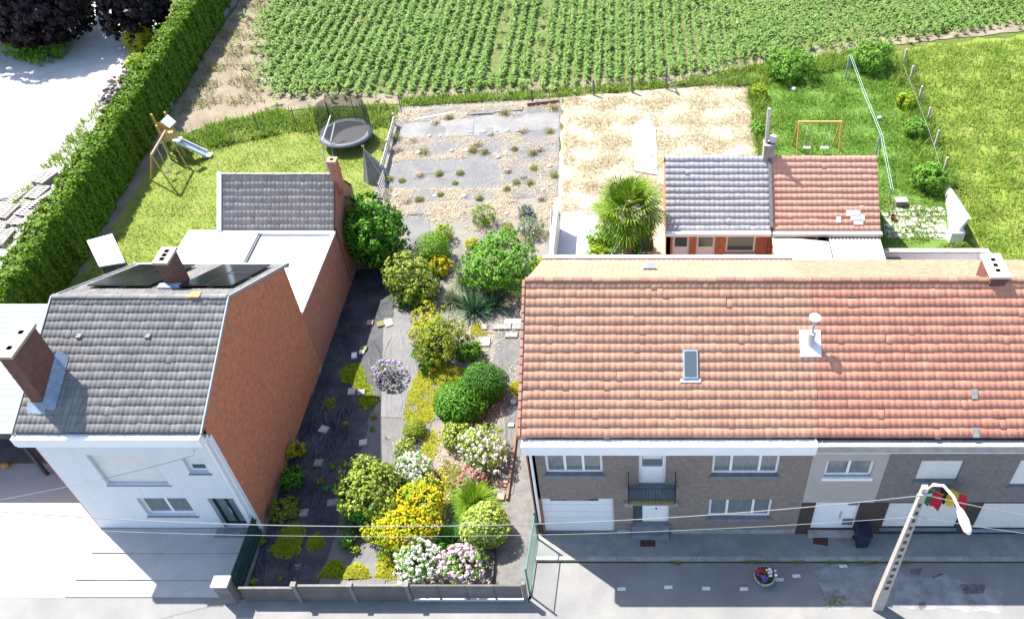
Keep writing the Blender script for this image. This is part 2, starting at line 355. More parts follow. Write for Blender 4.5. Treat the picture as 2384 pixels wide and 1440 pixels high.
relief('weed_membrane', [(-11.9, 29.4), (-10.0, 29.3), (-9.9, 35.4), (-12.5, 35.6)], 60, 150, 0.016, M_memL, creases(5, 0.04, 40, (-12.4, -10, 29.3, 35.5), (0.3, 2.0), (0.2, 1.0), 0.03))
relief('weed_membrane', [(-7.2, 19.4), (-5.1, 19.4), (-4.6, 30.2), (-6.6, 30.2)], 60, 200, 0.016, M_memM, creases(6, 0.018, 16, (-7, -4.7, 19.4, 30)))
relief('weed_membrane', [P(900, 470), P(1299, 458), P(1304, 246), P(932, 266)], 200, 200, 0.006, M_memL, creases(40, 0.012, 60, (-15, -5, 38, 50), (-0.5, 0.6), (0.3, 1.6), 0.03))
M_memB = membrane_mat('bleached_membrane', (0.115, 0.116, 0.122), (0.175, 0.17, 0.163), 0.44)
for i, q in enumerate(([(915, 412), (1060, 400), (1062, 366), (928, 372)], [(928, 322), (1100, 316), (1105, 275), (940, 290)], [(1102, 316), (1300, 300), (1302, 262), (1106, 272)], [(930, 500), (1035, 498), (1040, 474), (935, 480)], [(950, 560), (1000, 555), (1000, 505), (935, 508)])):
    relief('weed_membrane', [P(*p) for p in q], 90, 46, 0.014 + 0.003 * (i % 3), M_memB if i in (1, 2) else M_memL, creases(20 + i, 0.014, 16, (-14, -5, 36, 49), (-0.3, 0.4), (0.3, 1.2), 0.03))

# ------------------------------------------------------------------ building kit
def brickmat(name, a, b_, mortar, sx=4.6, rough=0.9):
    b = NB(name); t = b.n.new('ShaderNodeTexBrick'); sep = b.n.new('ShaderNodeSeparateXYZ'); b.l.new(b.pos(), sep.inputs[0])
    cmb = b.n.new('ShaderNodeCombineXYZ'); b.l.new(b.math('ADD', sep.outputs[0], sep.outputs[1]), cmb.inputs[0]); b.l.new(sep.outputs[2], cmb.inputs[1]); b.l.new(cmb.outputs[0], t.inputs['Vector'])
    t.inputs['Scale'].default_value = sx; t.inputs['Color1'].default_value = (*a, 1); t.inputs['Color2'].default_value = (*b_, 1); t.inputs['Mortar'].default_value = (*mortar, 1)
    t.inputs['Mortar Size'].default_value = 0.018; t.inputs['Brick Width'].default_value = 1.0; t.inputs['Row Height'].default_value = 0.32; t.inputs['Bias'].default_value = 0.0
    n = b.noise(1.1, 6.0, 0.7); col = b.mix(b.math('MULTIPLY', n, 0.9), t.outputs['Color'], tuple(v * 0.72 for v in a), 'MIX')
    f = b.noise(5.0, 5.0, 0.85); col = b.mix(0.5, col, b.ramp(f, [(0.3, tuple(v * 0.5 for v in b_)), (0.72, tuple(min(1, v * 1.35) for v in a))]))
    b.bump(t.outputs['Fac'], -0.4, 0.01); return b.done(col, rough, 0.2)
def tilemat(name, cols, w, dz, rough=0.75, spec=0.3, moss=(0.12, 0.11, 0.08)):
    """roof tiles: every tile its own tone (by its place), stains and lichen"""
    b = NB(name); oi = b.n.new('ShaderNodeObjectInfo'); rnd = b.math('FRACT', b.math('ADD', b.math('MULTIPLY', oi.outputs['Random'], 7.31), b.math('MULTIPLY', b.island(), 5.17)))
    f = b.math('ADD', b.math('MULTIPLY', rnd, 0.5), b.math('MULTIPLY', b.noise(0.55, 6.0, 0.7), 0.5)); k = len(cols)
    col = b.ramp(f, [(0.12 + 0.76 * i / (k - 1), c) for i, c in enumerate(cols)])
    st = b.noise(2.2, 6.0, 0.75, stretch=(2.2, 0.5, 0.5)); col = b.mix(b.math('MULTIPLY', b.math('SUBTRACT', st, 0.46), 2.2), col, moss); li = b.noise(26.0, 2.0, 0.5); col = b.mix(b.ramp(li, [(0.68, (0, 0, 0)), (0.76, (0.5, 0.5, 0.5))]), col, (0.42, 0.38, 0.28))
    b.bump(b.noise(55.0, 2.0), 0.15, 0.004); return b.done(col, rough, spec)
def tile_mesh(name, w, L, h=0.013, th=0.005, n=6):
    """one pan tile: a roll at one side, a tail lip with thickness"""
    xs = [w * i / n for i in range(n + 1)]; pr = [h * (0.5 - 0.5 * math.cos(2 * math.pi * i / n)) for i in range(n + 1)]
    m = MB()
    for x, z in zip(xs, pr): m.v += [(x, 0, z + th + 0.009), (x, L * 1.06, z), (x, 0.0, z - 0.004)]
    for i in range(n):
        a, b = 3 * i, 3 * i + 3; m.f += [(a, b, b + 1, a + 1), (a + 2, b + 2, b, a)]
    return m
def tiled_slope(roof, x0, x1, ye, ze, yr, zr, w, rows, mat, nparts, name='tile', seed=1, skip=None, h=0.013):
    """lay tiles from the eave (ye, ze) to the ridge (yr, zr); the lowest rows as single parts, the rest joined"""
    r = random.Random(seed); L = math.hypot(yr - ye, zr - ze) / rows; s = Vector((0, yr - ye, zr - ze)).normalized(); flip = 1 if s.y > 0 else -1
    xa = Vector((1, 0, 0)) * flip; nz = xa.cross(s); ncol = int(round((x1 - x0) / w)); w = (x1 - x0) / ncol
    tm = tile_mesh(name, w, L, h); me = tm.mesh(name); me.materials.append(mat); base = wloc(roof); k = 0; V0 = np.array(tm.v); F0 = np.array(tm.f); rest = []
    me.polygons.foreach_set('use_smooth', [i % 2 == 0 for i in range(len(me.polygons))])
    for j in range(rows):
        sag = [0.006 * math.sin(i * 0.31 + j * 1.3 + seed) for i in range(ncol)]
        for i in range(ncol):
            xo = x0 + i * w if flip > 0 else x1 - i * w
            o = Vector((xo, ye, ze)) + s * (L * j + r.gauss(0, 0.004) + sag[i] * 0.5) + nz * (0.01 + r.gauss(0, 0.0025) + sag[i] * 0.5)
            if skip and skip(xo + flip * w / 2, o.y): continue
            t = r.gauss(0, 0.012)
            if r.random() < 0.015: o = o - s * r.uniform(0.02, 0.05); t += r.gauss(0, 0.04)
            M = Matrix(((xa.x, s.x, nz.x, o.x), (xa.y, s.y, nz.y, o.y), (xa.z, s.z, nz.z, o.z), (0, 0, 0, 1))) @ Matrix.Rotation(t, 4, 'Z')
            if k < nparts:
                ob = bpy.data.objects.new(name, me); C.objects.link(ob); ob.parent = roof; ob.matrix_basis = Matrix.Translation(-base) @ M; k += 1
            else:
                A = np.array(M); rest.append((V0 @ A[:3, :3].T + A[:3, 3], F0))
    if rest:
        V, Fq = join_arrays(rest); put('tiling', npmesh('tiling', V, Fq), mat, roof, stuff=True)
def ridge_tiles(roof, x0, x1, y, z, mat, step=0.34, r=0.10):
    n = int((x1 - x0) / step); step = (x1 - x0) / n; base = wloc(roof); m = MB()
    for i, (x, rr) in enumerate(((0, r), (step * 0.96, r * 0.9))):
        for j in range(7): t = math.pi * j / 6; m.v.append((x, -rr * 1.25 * math.cos(t), rr * math.sin(t)))
    m.f = [(j, j + 1, j + 8, j + 7) for j in range(6)] + [tuple(range(6, -1, -1)), tuple(range(7, 14))]
    me = m.mesh('ridge_tile'); me.materials.append(mat); q = random.Random(int(x0 * 7))
    for i in range(n):
        o = bpy.data.objects.new('ridge_tile', me); C.objects.link(o); o.parent = roof
        o.location = Vector((x0 + i * step, y, z + q.gauss(0, 0.006))) - base; o.rotation_euler = (q.gauss(0, 0.03), q.gauss(0, 0.01), q.gauss(0, 0.012))
def front_wall(name, x0, x1, z0, z1, y, holes, mat, parent, depth=0.16, side='front'):
    """wall facing the camera with real openings and their reveals; holes = (x0, x1, z0, z1)"""
    xs = sorted({x0, x1, *[h[0] for h in holes], *[h[1] for h in holes]}); zs = sorted({z0, z1, *[h[2] for h in holes], *[h[3] for h in holes]}); m = MB()
    for a, b in zip(xs, xs[1:]):
        for c, d in zip(zs, zs[1:]):
            mx, mz = (a + b) / 2, (c + d) / 2
            if any(h[0] < mx < h[1] and h[2] < mz < h[3] for h in holes): continue
            m.quad((a, y, c), (b, y, c), (b, y, d), (a, y, d))
    for a, b, c, d in holes:
        e = y + depth
        m.quad((a, y, c), (a, y, d), (a, e, d), (a, e, c)); m.quad((b, y, d), (b, y, c), (b, e, c), (b, e, d))
        m.quad((a, y, d), (b, y, d), (b, e, d), (a, e, d)); m.quad((b, y, c), (a, y, c), (a, e, c), (b, e, c))
    # thickness: ends and back
    m.quad((x0, y, z0), (x0, y, z1), (x0, y + 0.3, z1), (x0, y + 0.3, z0)); m.quad((x1, y, z1), (x1, y, z0), (x1, y + 0.3, z0), (x1, y + 0.3, z1))
    return m.build(name, mat, parent)
M_glass = NB('window_glass'); M_glass = M_glass.done((0.055, 0.075, 0.085), 0.06, 0.9)
M_glassL = NB('curtained_glass'); _n = M_glassL; M_glassL = _n.done(_n.ramp(_n.noise(9.0, 2.0, 0.5, stretch=(3, 1, 0.3)), [(0.3, (0.12, 0.145, 0.15)), (0.75, (0.18, 0.205, 0.21))]), 0.08, 0.8)
M_pvc = plain('white_plastic', (0.74, 0.74, 0.74), 0.05, 2.0, 0.4, 0.4)
M_shut = plain('roller_shutter', (0.62, 0.61, 0.58), 0.06, 3.0, 0.6)
M_stone = plain('blue_stone', (0.15, 0.17, 0.19), 0.2, 4.0, 0.7)
M_zinc = plain('zinc', (0.42, 0.44, 0.46), 0.15, 3.0, 0.45, 0.5, 0.3)
M_lead = plain('lead_flashing', (0.20, 0.25, 0.31), 0.25, 4.0, 0.6)
def window(house, x0, x1, z0, z1, y, panes, frame=0.09, mat=None, glass=None, sill=None, shutter=0.0, slats=0, sillh=0.08):
    """window set back in its opening: frame with mullions, panes, perhaps a roller shutter partly down, a sill"""
    mat = mat or M_pvc; glass = glass or M_glassL; yf = y + 0.09; m = MB()
    m.box(x0, x1, yf, yf + 0.07, z0, z0 + frame); m.box(x0, x1, yf, yf + 0.07, z1 - frame, z1)
    m.box(x0, x0 + frame, yf + 0.002, yf + 0.068, z0 + frame, z1 - frame); m.box(x1 - frame, x1, yf + 0.002, yf + 0.068, z0 + frame, z1 - frame)
    tot = sum(panes); u = (x1 - x0 - frame * (len(panes) + 1)) / tot; x = x0 + frame; ps = []
    for i, p in enumerate(panes):
        ps.append((x, x + p * u)); x += p * u
        if i < len(panes) - 1: m.box(x, x + frame, yf + 0.004, yf + 0.066, z0 + frame, z1 - frame)
        x += frame
    w = m.build('window', mat, house)
    for a, b in ps: MB().box(a, b, yf + 0.035, yf + 0.055, z0 + frame, z1 - frame).build('pane', glass, w)
    if shutter > 0:
        zt, zb = z1 - 0.004, z1 - (z1 - z0) * shutter; n = max(1, int((zt - zb) / 0.075)); st = (zt - zb) / n
        for i in range(n): MB().box(x0 + 0.02, x1 - 0.02, yf - 0.035, yf - 0.015, zb + i * st + 0.004, zb + (i + 1) * st).build('shutter_slat', M_shut, w)
    if sill: MB().box(x0 - 0.06, x1 + 0.06, y - 0.09, y + 0.088, z0 - sillh, z0 - 0.003).build('sill', sill, w)
    return w
def gable_wall(name, X, poly, th, mat, parent):
    """upright wall in the plane x = X; poly = (y, z)"""
    return MB().extr([(X, p[0], p[1]) for p in poly], (th, 0, 0)).build(name, mat, parent)
def chimney(house, x0, x1, y0, y1, z0, z1, mat, capmat, holes, capth=0.10, over=0.06, flash=None, along='y'):
    ch = MB().box(x0, x1, y0, y1, z0, z1).build('chimney', mat, house)
    # cap slab with open flues
    a, b, c, d = x0 - over, x1 + over, y0 - over, y1 + over
    if along == 'y': fl = [((x0 + x1) / 2 - 0.085, (x0 + x1) / 2 + 0.085, yy - 0.085, yy + 0.085) for yy in holes]
    else: fl = [(xx - 0.085, xx + 0.085, (y0 + y1) / 2 - 0.085, (y0 + y1) / 2 + 0.085) for xx in holes]
    xs = sorted({a, b, *[f[0] for f in fl], *[f[1] for f in fl]}); ys = sorted({c, d, *[f[2] for f in fl], *[f[3] for f in fl]}); m = MB(); t = z1 + capth
    for p, q in zip(xs, xs[1:]):
        for r, s_ in zip(ys, ys[1:]):
            if any(f[0] <= p and q <= f[1] and f[2] <= r and s_ <= f[3] for f in fl): continue
            m.quad((p, r, t), (q, r, t), (q, s_, t), (p, s_, t))
    m.quad((a, c, z1 + 0.002), (b, c, z1 + 0.002), (b, c, t), (a, c, t)); m.quad((b, d, z1 + 0.002), (a, d, z1 + 0.002), (a, d, t), (b, d, t))
    m.quad((a, d, z1 + 0.002), (a, c, z1 + 0.002), (a, c, t), (a, d, t)); m.quad((b, c, z1 + 0.002), (b, d, z1 + 0.002), (b, d, t), (b, c, t))
    m.quad((a, d, z1 + 0.002), (b, d, z1 + 0.002), (b, c, z1 + 0.002), (a, c, z1 + 0.002))
    m.build('cap', capmat, ch)
    for f in fl:
        g = MB(); e = 0.004; p, q, r, s_ = f; lo = z1 + 0.006
        g.quad((p, r, t), (p, s_, t), (p, s_, lo), (p, r, lo)); g.quad((q, s_, t), (q, r, t), (q, r, lo), (q, s_, lo)); g.quad((q, r, t), (p, r, t), (p, r, lo), (q, r, lo)); g.quad((p, s_, t), (q, s_, t), (q, s_, lo), (p, s_, lo)); g.quad((p, r, lo), (q, r, lo), (q, s_, lo), (p, s_, lo))
        g.build('flue', plain('soot', (0.012, 0.011, 0.011), 0.2, 6, 0.95), ch)
    return ch
def roofdeck(name, x0, x1, prof, mat, parent, th=0.12):
    """roof body: profile (y, z) from the front eave over the ridge to the rear eave, with thickness"""
    m = MB(); low = [(y, z - th) for y, z in prof]
    return m.extr([(x0, y, z) for y, z in prof] + [(x0, y, z) for y, z in reversed(low)], (x1 - x0, 0, 0)).build(name, mat, parent)
M_deck = plain('roof_battens', (0.05, 0.045, 0.04), 0.2, 3.0, 0.95)
def gutter(house, x0, x1, y0, y1, z0, z1, mat, name='gutter', lip=0.03):
    """box gutter with an open trough"""
    m = MB(); m.box(x0, x1, y0, y0 + lip, z0, z1); m.box(x0, x1, y0 + lip, y1, z0, z1 - 0.06); m.box(x0, x0 + lip, y0 + lip, y1, z1 - 0.058, z1 - 0.004); m.box(x1 - lip, x1, y0 + lip, y1, z1 - 0.058, z1 - 0.004)
    return m.build(name, mat, house)

# ------------------------------------------------------------------ white house with a brick gable (left)
b = NB('white_render'); M_wpaint = b.done(b.mix(b.math('MULTIPLY', b.math('SUBTRACT', b.noise(2.6, 6.0, 0.7, stretch=(1.6, 1.6, 0.16)), 0.5), 1.5), b.ramp(b.noise(0.7, 5.0, 0.6), [(0.3, (0.585, 0.605, 0.63)), (0.7, (0.625, 0.64, 0.66))]), (0.45, 0.455, 0.45)), 0.75, 0.2)
M_brickR = brickmat('orange_brown_brick', (0.50, 0.20, 0.11), (0.34, 0.12, 0.07), (0.28, 0.16, 0.11))
M_brickR2 = brickmat('dull_red_brick', (0.40, 0.17, 0.115), (0.29, 0.11, 0.075), (0.2, 0.14, 0.11))
M_brickC = brickmat('chimney_brick', (0.17, 0.08, 0.062), (0.11, 0.055, 0.045), (0.14, 0.11, 0.09))
M_tileG = tilemat('grey_roof_tile', [(0.115, 0.112, 0.112), (0.145, 0.141, 0.14), (0.17, 0.165, 0.162), (0.21, 0.20, 0.19)], 0.168, 0.155, 0.75, 0.2, (0.12, 0.112, 0.105))
M_capS = plain('chimney_cap_concrete', (0.30, 0.27, 0.23), 0.2, 5.0, 0.9)
XL, XR, WY = -20.72, -14.62, 17.78
wh = thing('white_house', (-17.8, 22.0, 0), 'two storey white rendered house with brown brick side wall and grey tile roof', 'house')
def fz(x0, x1, yt, yb, Y):
    a = PY(x0, (yt + yb) / 2, Y); b = PY(x1, (yt + yb) / 2, Y); return a.x, b.x, PY(x0, yb, Y).z, PY(x0, yt, Y).z
wins = [(-19.22, -16.98, 3.02, 4.83), (-15.98, -15.28, 3.75, 4.62), (-18.55, -16.72, 1.02, 2.20), (-15.95, -14.99, 0.18, 2.18)]
front_wall('front_wall', XL, XR, 0.03, 6.0, WY, wins, M_wpaint, wh, 0.20)
MB().box(XL - 0.003, XR + 0.003, WY - 0.03, WY - 0.002, 0.03, 0.21).build('plinth', M_stone, wh)
window(wh, *wins[0], WY + 0.08, (1, 1), mat=M_pvc, sill=M_stone, shutter=0.97, sillh=0.07)
window(wh, *wins[1], WY + 0.06, (1,), sill=M_stone, shutter=0.55, glass=M_glass)
window(wh, *wins[2], WY + 0.06, (1, 1), sill=M_stone, shutter=0.12, glass=M_glassL)
dr = window(wh, *wins[3], WY + 0.12, (1, 1), frame=0.09, mat=plain('black_door_frame', (0.02, 0.02, 0.025), 0.2, 3, 0.4), glass=M_glassL); dr.name = 'front_door'
MB().box(wins[3][0] + 0.46, wins[3][0] + 0.49, WY + 0.16, WY + 0.2, 0.9, 1.35).build('door_handle', M_zinc, dr)
MB().box(-16.2, -14.8, 17.35, WY - 0.035, 0.2, 0.235).build('door_step', M_stone, wh)
GY0, GZ0, GYR, GZR, GY1, GZ1 = 17.78, 5.9, 22.0, 8.36, 26.35, 6.05
gable_wall('side_wall', XR, [(17.8, 0.0), (26.3, 0.0), (26.3, 5.95), (22.0, 8.32), (17.8, 6.45)], 0.06, M_brickR, wh)
gable_wall('side_wall', XL - 0.06, [(17.8, 0.0), (26.3, 0.0), (26.3, 5.95), (22.0, 8.32), (17.8, 6.45)], 0.06, M_brickR, wh)
MB().box(XR + 0.004, XR + 0.075, 17.74, 17.90, 0.03, 5.85).build('corner_strip', M_wpaint, wh)
MB().box(XL, XR, 26.12, 26.3, 0.0, 5.9).build('rear_wall', M_brickR2, wh)
rf = roofdeck('roof', XL - 0.02, XR + 0.02, [(17.55, 6.42), (22.0, 8.33), (26.5, 5.92)], M_deck, wh)
tiled_slope(rf, XL - 0.02, XR + 0.06, 17.5, 6.43, 22.0, 8.36, 0.168, 16, M_tileG, 300, seed=2, h=0.015)
tiled_slope(rf, XL - 0.02, XR + 0.06, 26.55, 5.93, 22.0, 8.36, 0.168, 16, M_tileG, 0, seed=3, h=0.015)
ridge_tiles(rf, XL - 0.02, XR + 0.06, 22.0, 8.37, M_tileG, 0.30, 0.10)
MB().box(-15.87, -15.5, 21.86, 22.14, 8.43, 8.50).build('ridge_patch', plain('orange_clay', (0.42, 0.19, 0.08), 0.2, 6, 0.8), rf)
M_verge = plain('grey_verge', (0.22, 0.225, 0.235), 0.12, 3.0, 0.6)
for xx in (XL - 0.09, XR + 0.065):
    for (a, za), (b, zb) in (((17.45, 6.43), (22.0, 8.40)), ((26.6, 5.93), (22.0, 8.40))):
        MB().hexa([(xx, a, za - 0.1), (xx + 0.05, a, za - 0.1), (xx + 0.05, b, zb - 0.1), (xx, b, zb - 0.1), (xx, a, za + 0.03), (xx + 0.05, a, za + 0.03), (xx + 0.05, b, zb + 0.03), (xx, b, zb + 0.03)]).build('verge', M_verge, rf)
gutter(wh, XL - 0.05, XR + 0.06, 17.26, 17.54, 6.02, 6.38, M_pvc); MB().box(XL - 0.03, XR + 0.05, 17.29, WY - 0.004, 5.92, 6.015).build('soffit', M_pvc, wh)
gutter(wh, XL - 0.16, XR + 0.1, 26.56, 26.74, 5.75, 5.92, M_zinc)
MB().tube([(XR - 0.12, 17.68, 5.82), (XR - 0.12, 17.68, 0.3)], 0.04, 8).build('downpipe', M_pvc, wh)
cb = chimney(wh, -20.3, -19.85, 18.35, 19.75, 6.2, 9.15, M_brickC, M_capS, (18.7, 19.4), flash=1)
MB().hexa([(-19.846, 18.2, 6.6), (-19.55, 18.2, 6.6), (-19.55, 19.95, 7.38), (-19.846, 19.95, 7.38), (-19.846, 18.2, 7.05), (-19.57, 18.2, 6.76), (-19.57, 19.95, 7.54), (-19.846, 19.95, 7.85)]).build('flashing', M_lead, wh)
MB().hexa([(-20.45, 18.0, 6.5), (-19.85, 18.0, 6.5), (-19.85, 18.346, 6.66), (-20.45, 18.346, 6.66), (-20.45, 18.05, 6.68), (-19.85, 18.05, 6.68), (-19.85, 18.346, 6.98), (-20.45, 18.346, 6.98)]).build('flashing', M_lead, wh)
chimney(wh, -17.45, -17.0, 23.2, 24.0, 7.0, 8.85, M_brickC, M_capS, (23.38, 23.6, 23.82))
MB().box(-17.62, -16.83, 22.95, 23.19, 7.72, 7.95).build('flashing', M_lead, wh)
b = NB('solar_cells'); M_solar = b.done(b.ramp(b.noise(0.5, 2.0), [(0.3, (0.006, 0.007, 0.010)), (0.8, (0.014, 0.015, 0.019))]), 0.12, 0.6)
M_black = plain('black_metal', (0.02, 0.02, 0.022), 0.2, 5, 0.5)
sl = Vector((0, 26.5 - 22.0, 5.92 - 8.33)).normalized(); nn = Vector((0, -sl.z, sl.y))
def panel(x0, x1, a, b):
    A = Vector((0, 22.0, 8.36)); o = nn * 0.12
    q = [Vector((x, 0, 0)) + A + sl * t + o for x, t in ((x0, a), (x1, a), (x1, b), (x0, b))]
    pn = MB().extr(q, nn * 0.04).build('solar_panel', M_black, wh)
    e = 0.03; q2 = [Vector((x, 0, 0)) + A + sl * t + o + nn * 0.042 for x, t in ((x0 + e, a + e), (x1 - e, a + e), (x1 - e, b - e), (x0 + e, b - e))]
    MB().extr(q2, nn * 0.006).build('glass', M_solar, pn)
for i in range(2): panel(-20.2 + i * 1.14, -19.1 + i * 1.14, 1.1, 2.75); panel(-20.2 + i * 1.14, -19.1 + i * 1.14, 2.79, 4.5)
for i in range(2): panel(-16.85 + i * 0.98, -15.9 + i * 0.98, 1.1, 2.75); panel(-16.85 + i * 0.98, -15.9 + i * 0.98, 2.79, 4.5)
MB().tube([(-15.35, 17.76, 5.15), (-15.2, 17.55, 5.25)], 0.015, 6).build('cable_bracket', M_zinc, wh)
for x, y in ((213, 826), (370, 826)): # two vent tiles
    q = P(x, y, 6.85); MB().rbox((q.x, q.y, 7.17 + (q.y - 19.3) * 0.446), 0.16, 0.2, 0.09).build('vent_tile', M_tileG, wh)

# brick annex with white flat roofs behind the white house
an = thing('annex', (-17.8, 29.0, 0), 'low brick annex with overexposed white flat roofs behind the white house', 'annex')
M_roofW = plain('white_roofing', (0.60, 0.60, 0.60), 0.04, 1.0, 0.7)
gable_wall('side_wall', XR - 0.02, [(26.32, 0), (31.9, 0), (31.9, 3.28), (26.32, 3.28)], 0.08, M_brickR2, an)
MB().box(-18.05, XR - 0.03, 26.76, 31.85, 3.1, 3.25).build('flat_roof', M_roofW, an)
for k in range(4): MB().box(-18.0, XR - 0.05, 27.6 + k * 1.1, 27.63 + k * 1.1, 3.252, 3.262).build('roof_seam', plain('roofing_seam', (0.5, 0.5, 0.5), 0.05), an)
MB().box(XR - 0.11, XR + 0.065, 26.4, 31.9, 3.285, 3.36).build('wall_coping', M_pvc, an)
MB().box(-21.6, -18.2, 27.2, 32.0, 3.2, 3.36).build('flat_roof', plain('pale_roofing', (0.52, 0.55, 0.56), 0.05, 0.8, 0.7), an)
MB().box(-18.19, -18.09, 27.2, 32.0, 3.0, 3.32).build('roof_edge', plain('grey_trim', (0.09, 0.10, 0.11), 0.1), an)
MB().box(-21.5, -18.3, 27.3, 31.9, 0, 3.195).build('wall', M_wpaint, an)
MB().box(-18.0, XR - 0.03, 26.8, 31.8, 0, 3.09).build('inner_wall', M_brickR2, an)

# tiled outbuilding behind the annex
ob = thing('outbuilding', (-17.3, 33.7, 0), 'small brick outbuilding with grey tile roof and brick chimney beside the trampoline', 'outbuilding')
M_tileG2 = tilemat('weathered_grey_tile', [(0.17, 0.155, 0.15), (0.21, 0.195, 0.19), (0.24, 0.225, 0.215), (0.27, 0.25, 0.24)], 0.2, 0.25, 0.7, 0.3, (0.17, 0.15, 0.145))
gable_wall('gable', XR - 0.03, [(32.15, 0), (35.3, 0), (35.3, 3.45), (33.8, 5.25), (32.15, 3.45)], 0.09, M_brickR2, ob)
gable_wall('gable', -20.05, [(32.15, 0), (35.3, 0), (35.3, 3.45), (33.8, 5.25), (32.15, 3.45)], 0.09, M_wpaint, ob)
MB().box(-19.95, XR - 0.04, 32.15, 32.3, 0, 3.4).build('wall', M_brickR2, ob); MB().box(-19.95, XR - 0.04, 35.15, 35.3, 0, 3.4).build('wall', M_brickR2, ob)
rf = roofdeck('roof', -20.0, XR - 0.02, [(31.95, 3.36), (33.8, 5.3), (35.5, 3.4)], M_deck, ob)
tiled_slope(rf, -19.95, XR - 0.0, 31.9, 3.36, 33.8, 5.33, 0.2, 8, M_tileG2, 220, seed=4, h=0.015)
tiled_slope(rf, -19.95, XR - 0.0, 35.6, 3.36, 33.8, 5.33, 0.2, 8, M_tileG2, 0, seed=5, h=0.015)
ridge_tiles(rf, -20.0, XR, 33.8, 5.33, plain('mortared_ridge', (0.24, 0.22, 0.19), 0.3, 5), 0.34, 0.07)
MB().hexa([(-20.17, 31.85, 3.2), (-19.96, 31.85, 3.2), (-19.96, 33.8, 5.2), (-20.17, 33.8, 5.2), (-20.17, 31.85, 3.45), (-19.96, 31.85, 3.45), (-19.96, 33.8, 5.45), (-20.17, 33.8, 5.45)]).build('verge_board', plain('pale_blue_board', (0.45, 0.55, 0.62), 0.06, 2.0, 0.6), rf)
MB().box(-20.0, XR, 31.72, 31.94, 3.22, 3.4).build('gutter', M_zinc, ob)
chimney(ob, XR - 0.08, XR + 0.32, 33.55, 33.95, 4.3, 6.1, M_brickR2, plain('chimney_cap_brick', (0.34, 0.20, 0.15), 0.2, 5), (33.75,), over=0.02)
MB().tube([(-14.95, 34.0, 5.3), (-14.95, 34.05, 6.3), (-14.9, 34.3, 6.9), (-14.6, 35.3, 7.6)], 0.03, 6).build('antenna_mast', M_zinc, ob)

# carport with a white corrugated roof left of the white house
cp = thing('carport', (-25.2, 23.0, 0), 'carport with white corrugated roof and dark open front left of the white house', 'carport')
m = MB(); n = 90; y0, y1, xa, xb = 20.15, 27.2, -31.5, XL - 0.3
for i in range(n + 1):
    y = y0 + (y1 - y0) * i / n; z = 2.95 + 0.045 * math.sin(i * math.pi / 2.0 + 0.4) + (y - y0) * 0.02
    m.v += [(xa, y, z), (xb, y, z)]
    if i: m.f.append((2 * i - 2, 2 * i - 1, 2 * i + 1, 2 * i))
m.build('corrugated_roof', plain('white_corrugated_sheet', (0.27, 0.295, 0.31), 0.05, 1.5, 0.5), cp)
M_dark = plain('dark_timber_and_shade', (0.05, 0.05, 0.055), 0.3, 4)
MB().box(xa, xb, 20.18, 20.26, 2.62, 2.9).build('fascia', M_dark, cp); MB().box(xa, xb, 27.0, 27.15, 0.012, 2.9).build('back_wall', M_dark, cp)  # dark wall colour also stands for the shade inside the carport
MB().box(xb - 0.1, xb, 20.3, 27.0, 0.012, 2.88).build('side_wall', M_dark, cp); MB().box(xa, xa + 0.1, 20.3, 27.0, 0.012, 2.88).build('side_wall', M_dark, cp)
for xx in (-24.2, -27.6): MB().box(xx, xx + 0.12, 20.3, 20.42, 0.012, 2.62).build('post', M_dark, cp)
MB().quad((xa + 0.1, 20.9, 0.02), (xb - 0.1, 20.9, 0.02), (xb - 0.1, 27.0, 0.02), (xa + 0.1, 27.0, 0.02)).build('floor', M_concD, cp)
c = P(16, 1086)
pk = thing('pumpkin', (c.x, c.y, 0.012), 'orange rounded ornament on the ground by the carport opening', 'ornament')
m = MB()
for j in range(9):
    t = math.pi * j / 8
    for k in range(16):
        a = 2 * math.pi * k / 16; r = 0.16 * math.sin(t) * (1 + 0.09 * math.cos(8 * a)); m.v.append((c.x + r * math.cos(a), c.y + r * math.sin(a), 0.13 - 0.115 * math.cos(t)))
for j in range(8):
    for k in range(16): m.f.append((j * 16 + k, j * 16 + (k + 1) % 16, (j + 1) * 16 + (k + 1) % 16, (j + 1) * 16 + k))
m.build('body', plain('orange_skin', (0.42, 0.22, 0.05), 0.2, 8, 0.6), pk, True); MB().tube([(c.x, c.y, 0.23), (c.x + 0.01, c.y, 0.29)], [0.02, 0.012], 6).build('stalk', M_dark, pk)

# shed roof seen behind the white house
sh = thing('shed', (-25.7, 31.0, 0), 'small garden shed with a tilted white roof beside the tall hedge', 'shed')
q = [P(203, 562, 2.1), P(262, 546, 2.1), P(292, 612, 2.4), P(232, 622, 2.4)]
MB().extr(q, (0, 0, 0.06)).build('roof', M_roofW, sh)
cc = sum(q, Vector()) / 4; qb = [cc + (p - cc) * 0.92 for p in q]
for i in range(4):
    a, b2 = qb[i], qb[(i + 1) % 4]; MB().extr([(a.x, a.y, 0.0), (b2.x, b2.y, 0.0), (b2.x, b2.y, b2.z - 0.004), (a.x, a.y, a.z - 0.004)], Vector((cc.x - (a.x + b2.x) / 2, cc.y - (a.y + b2.y) / 2, 0)).normalized() * 0.05).build('wall', M_dark, sh)

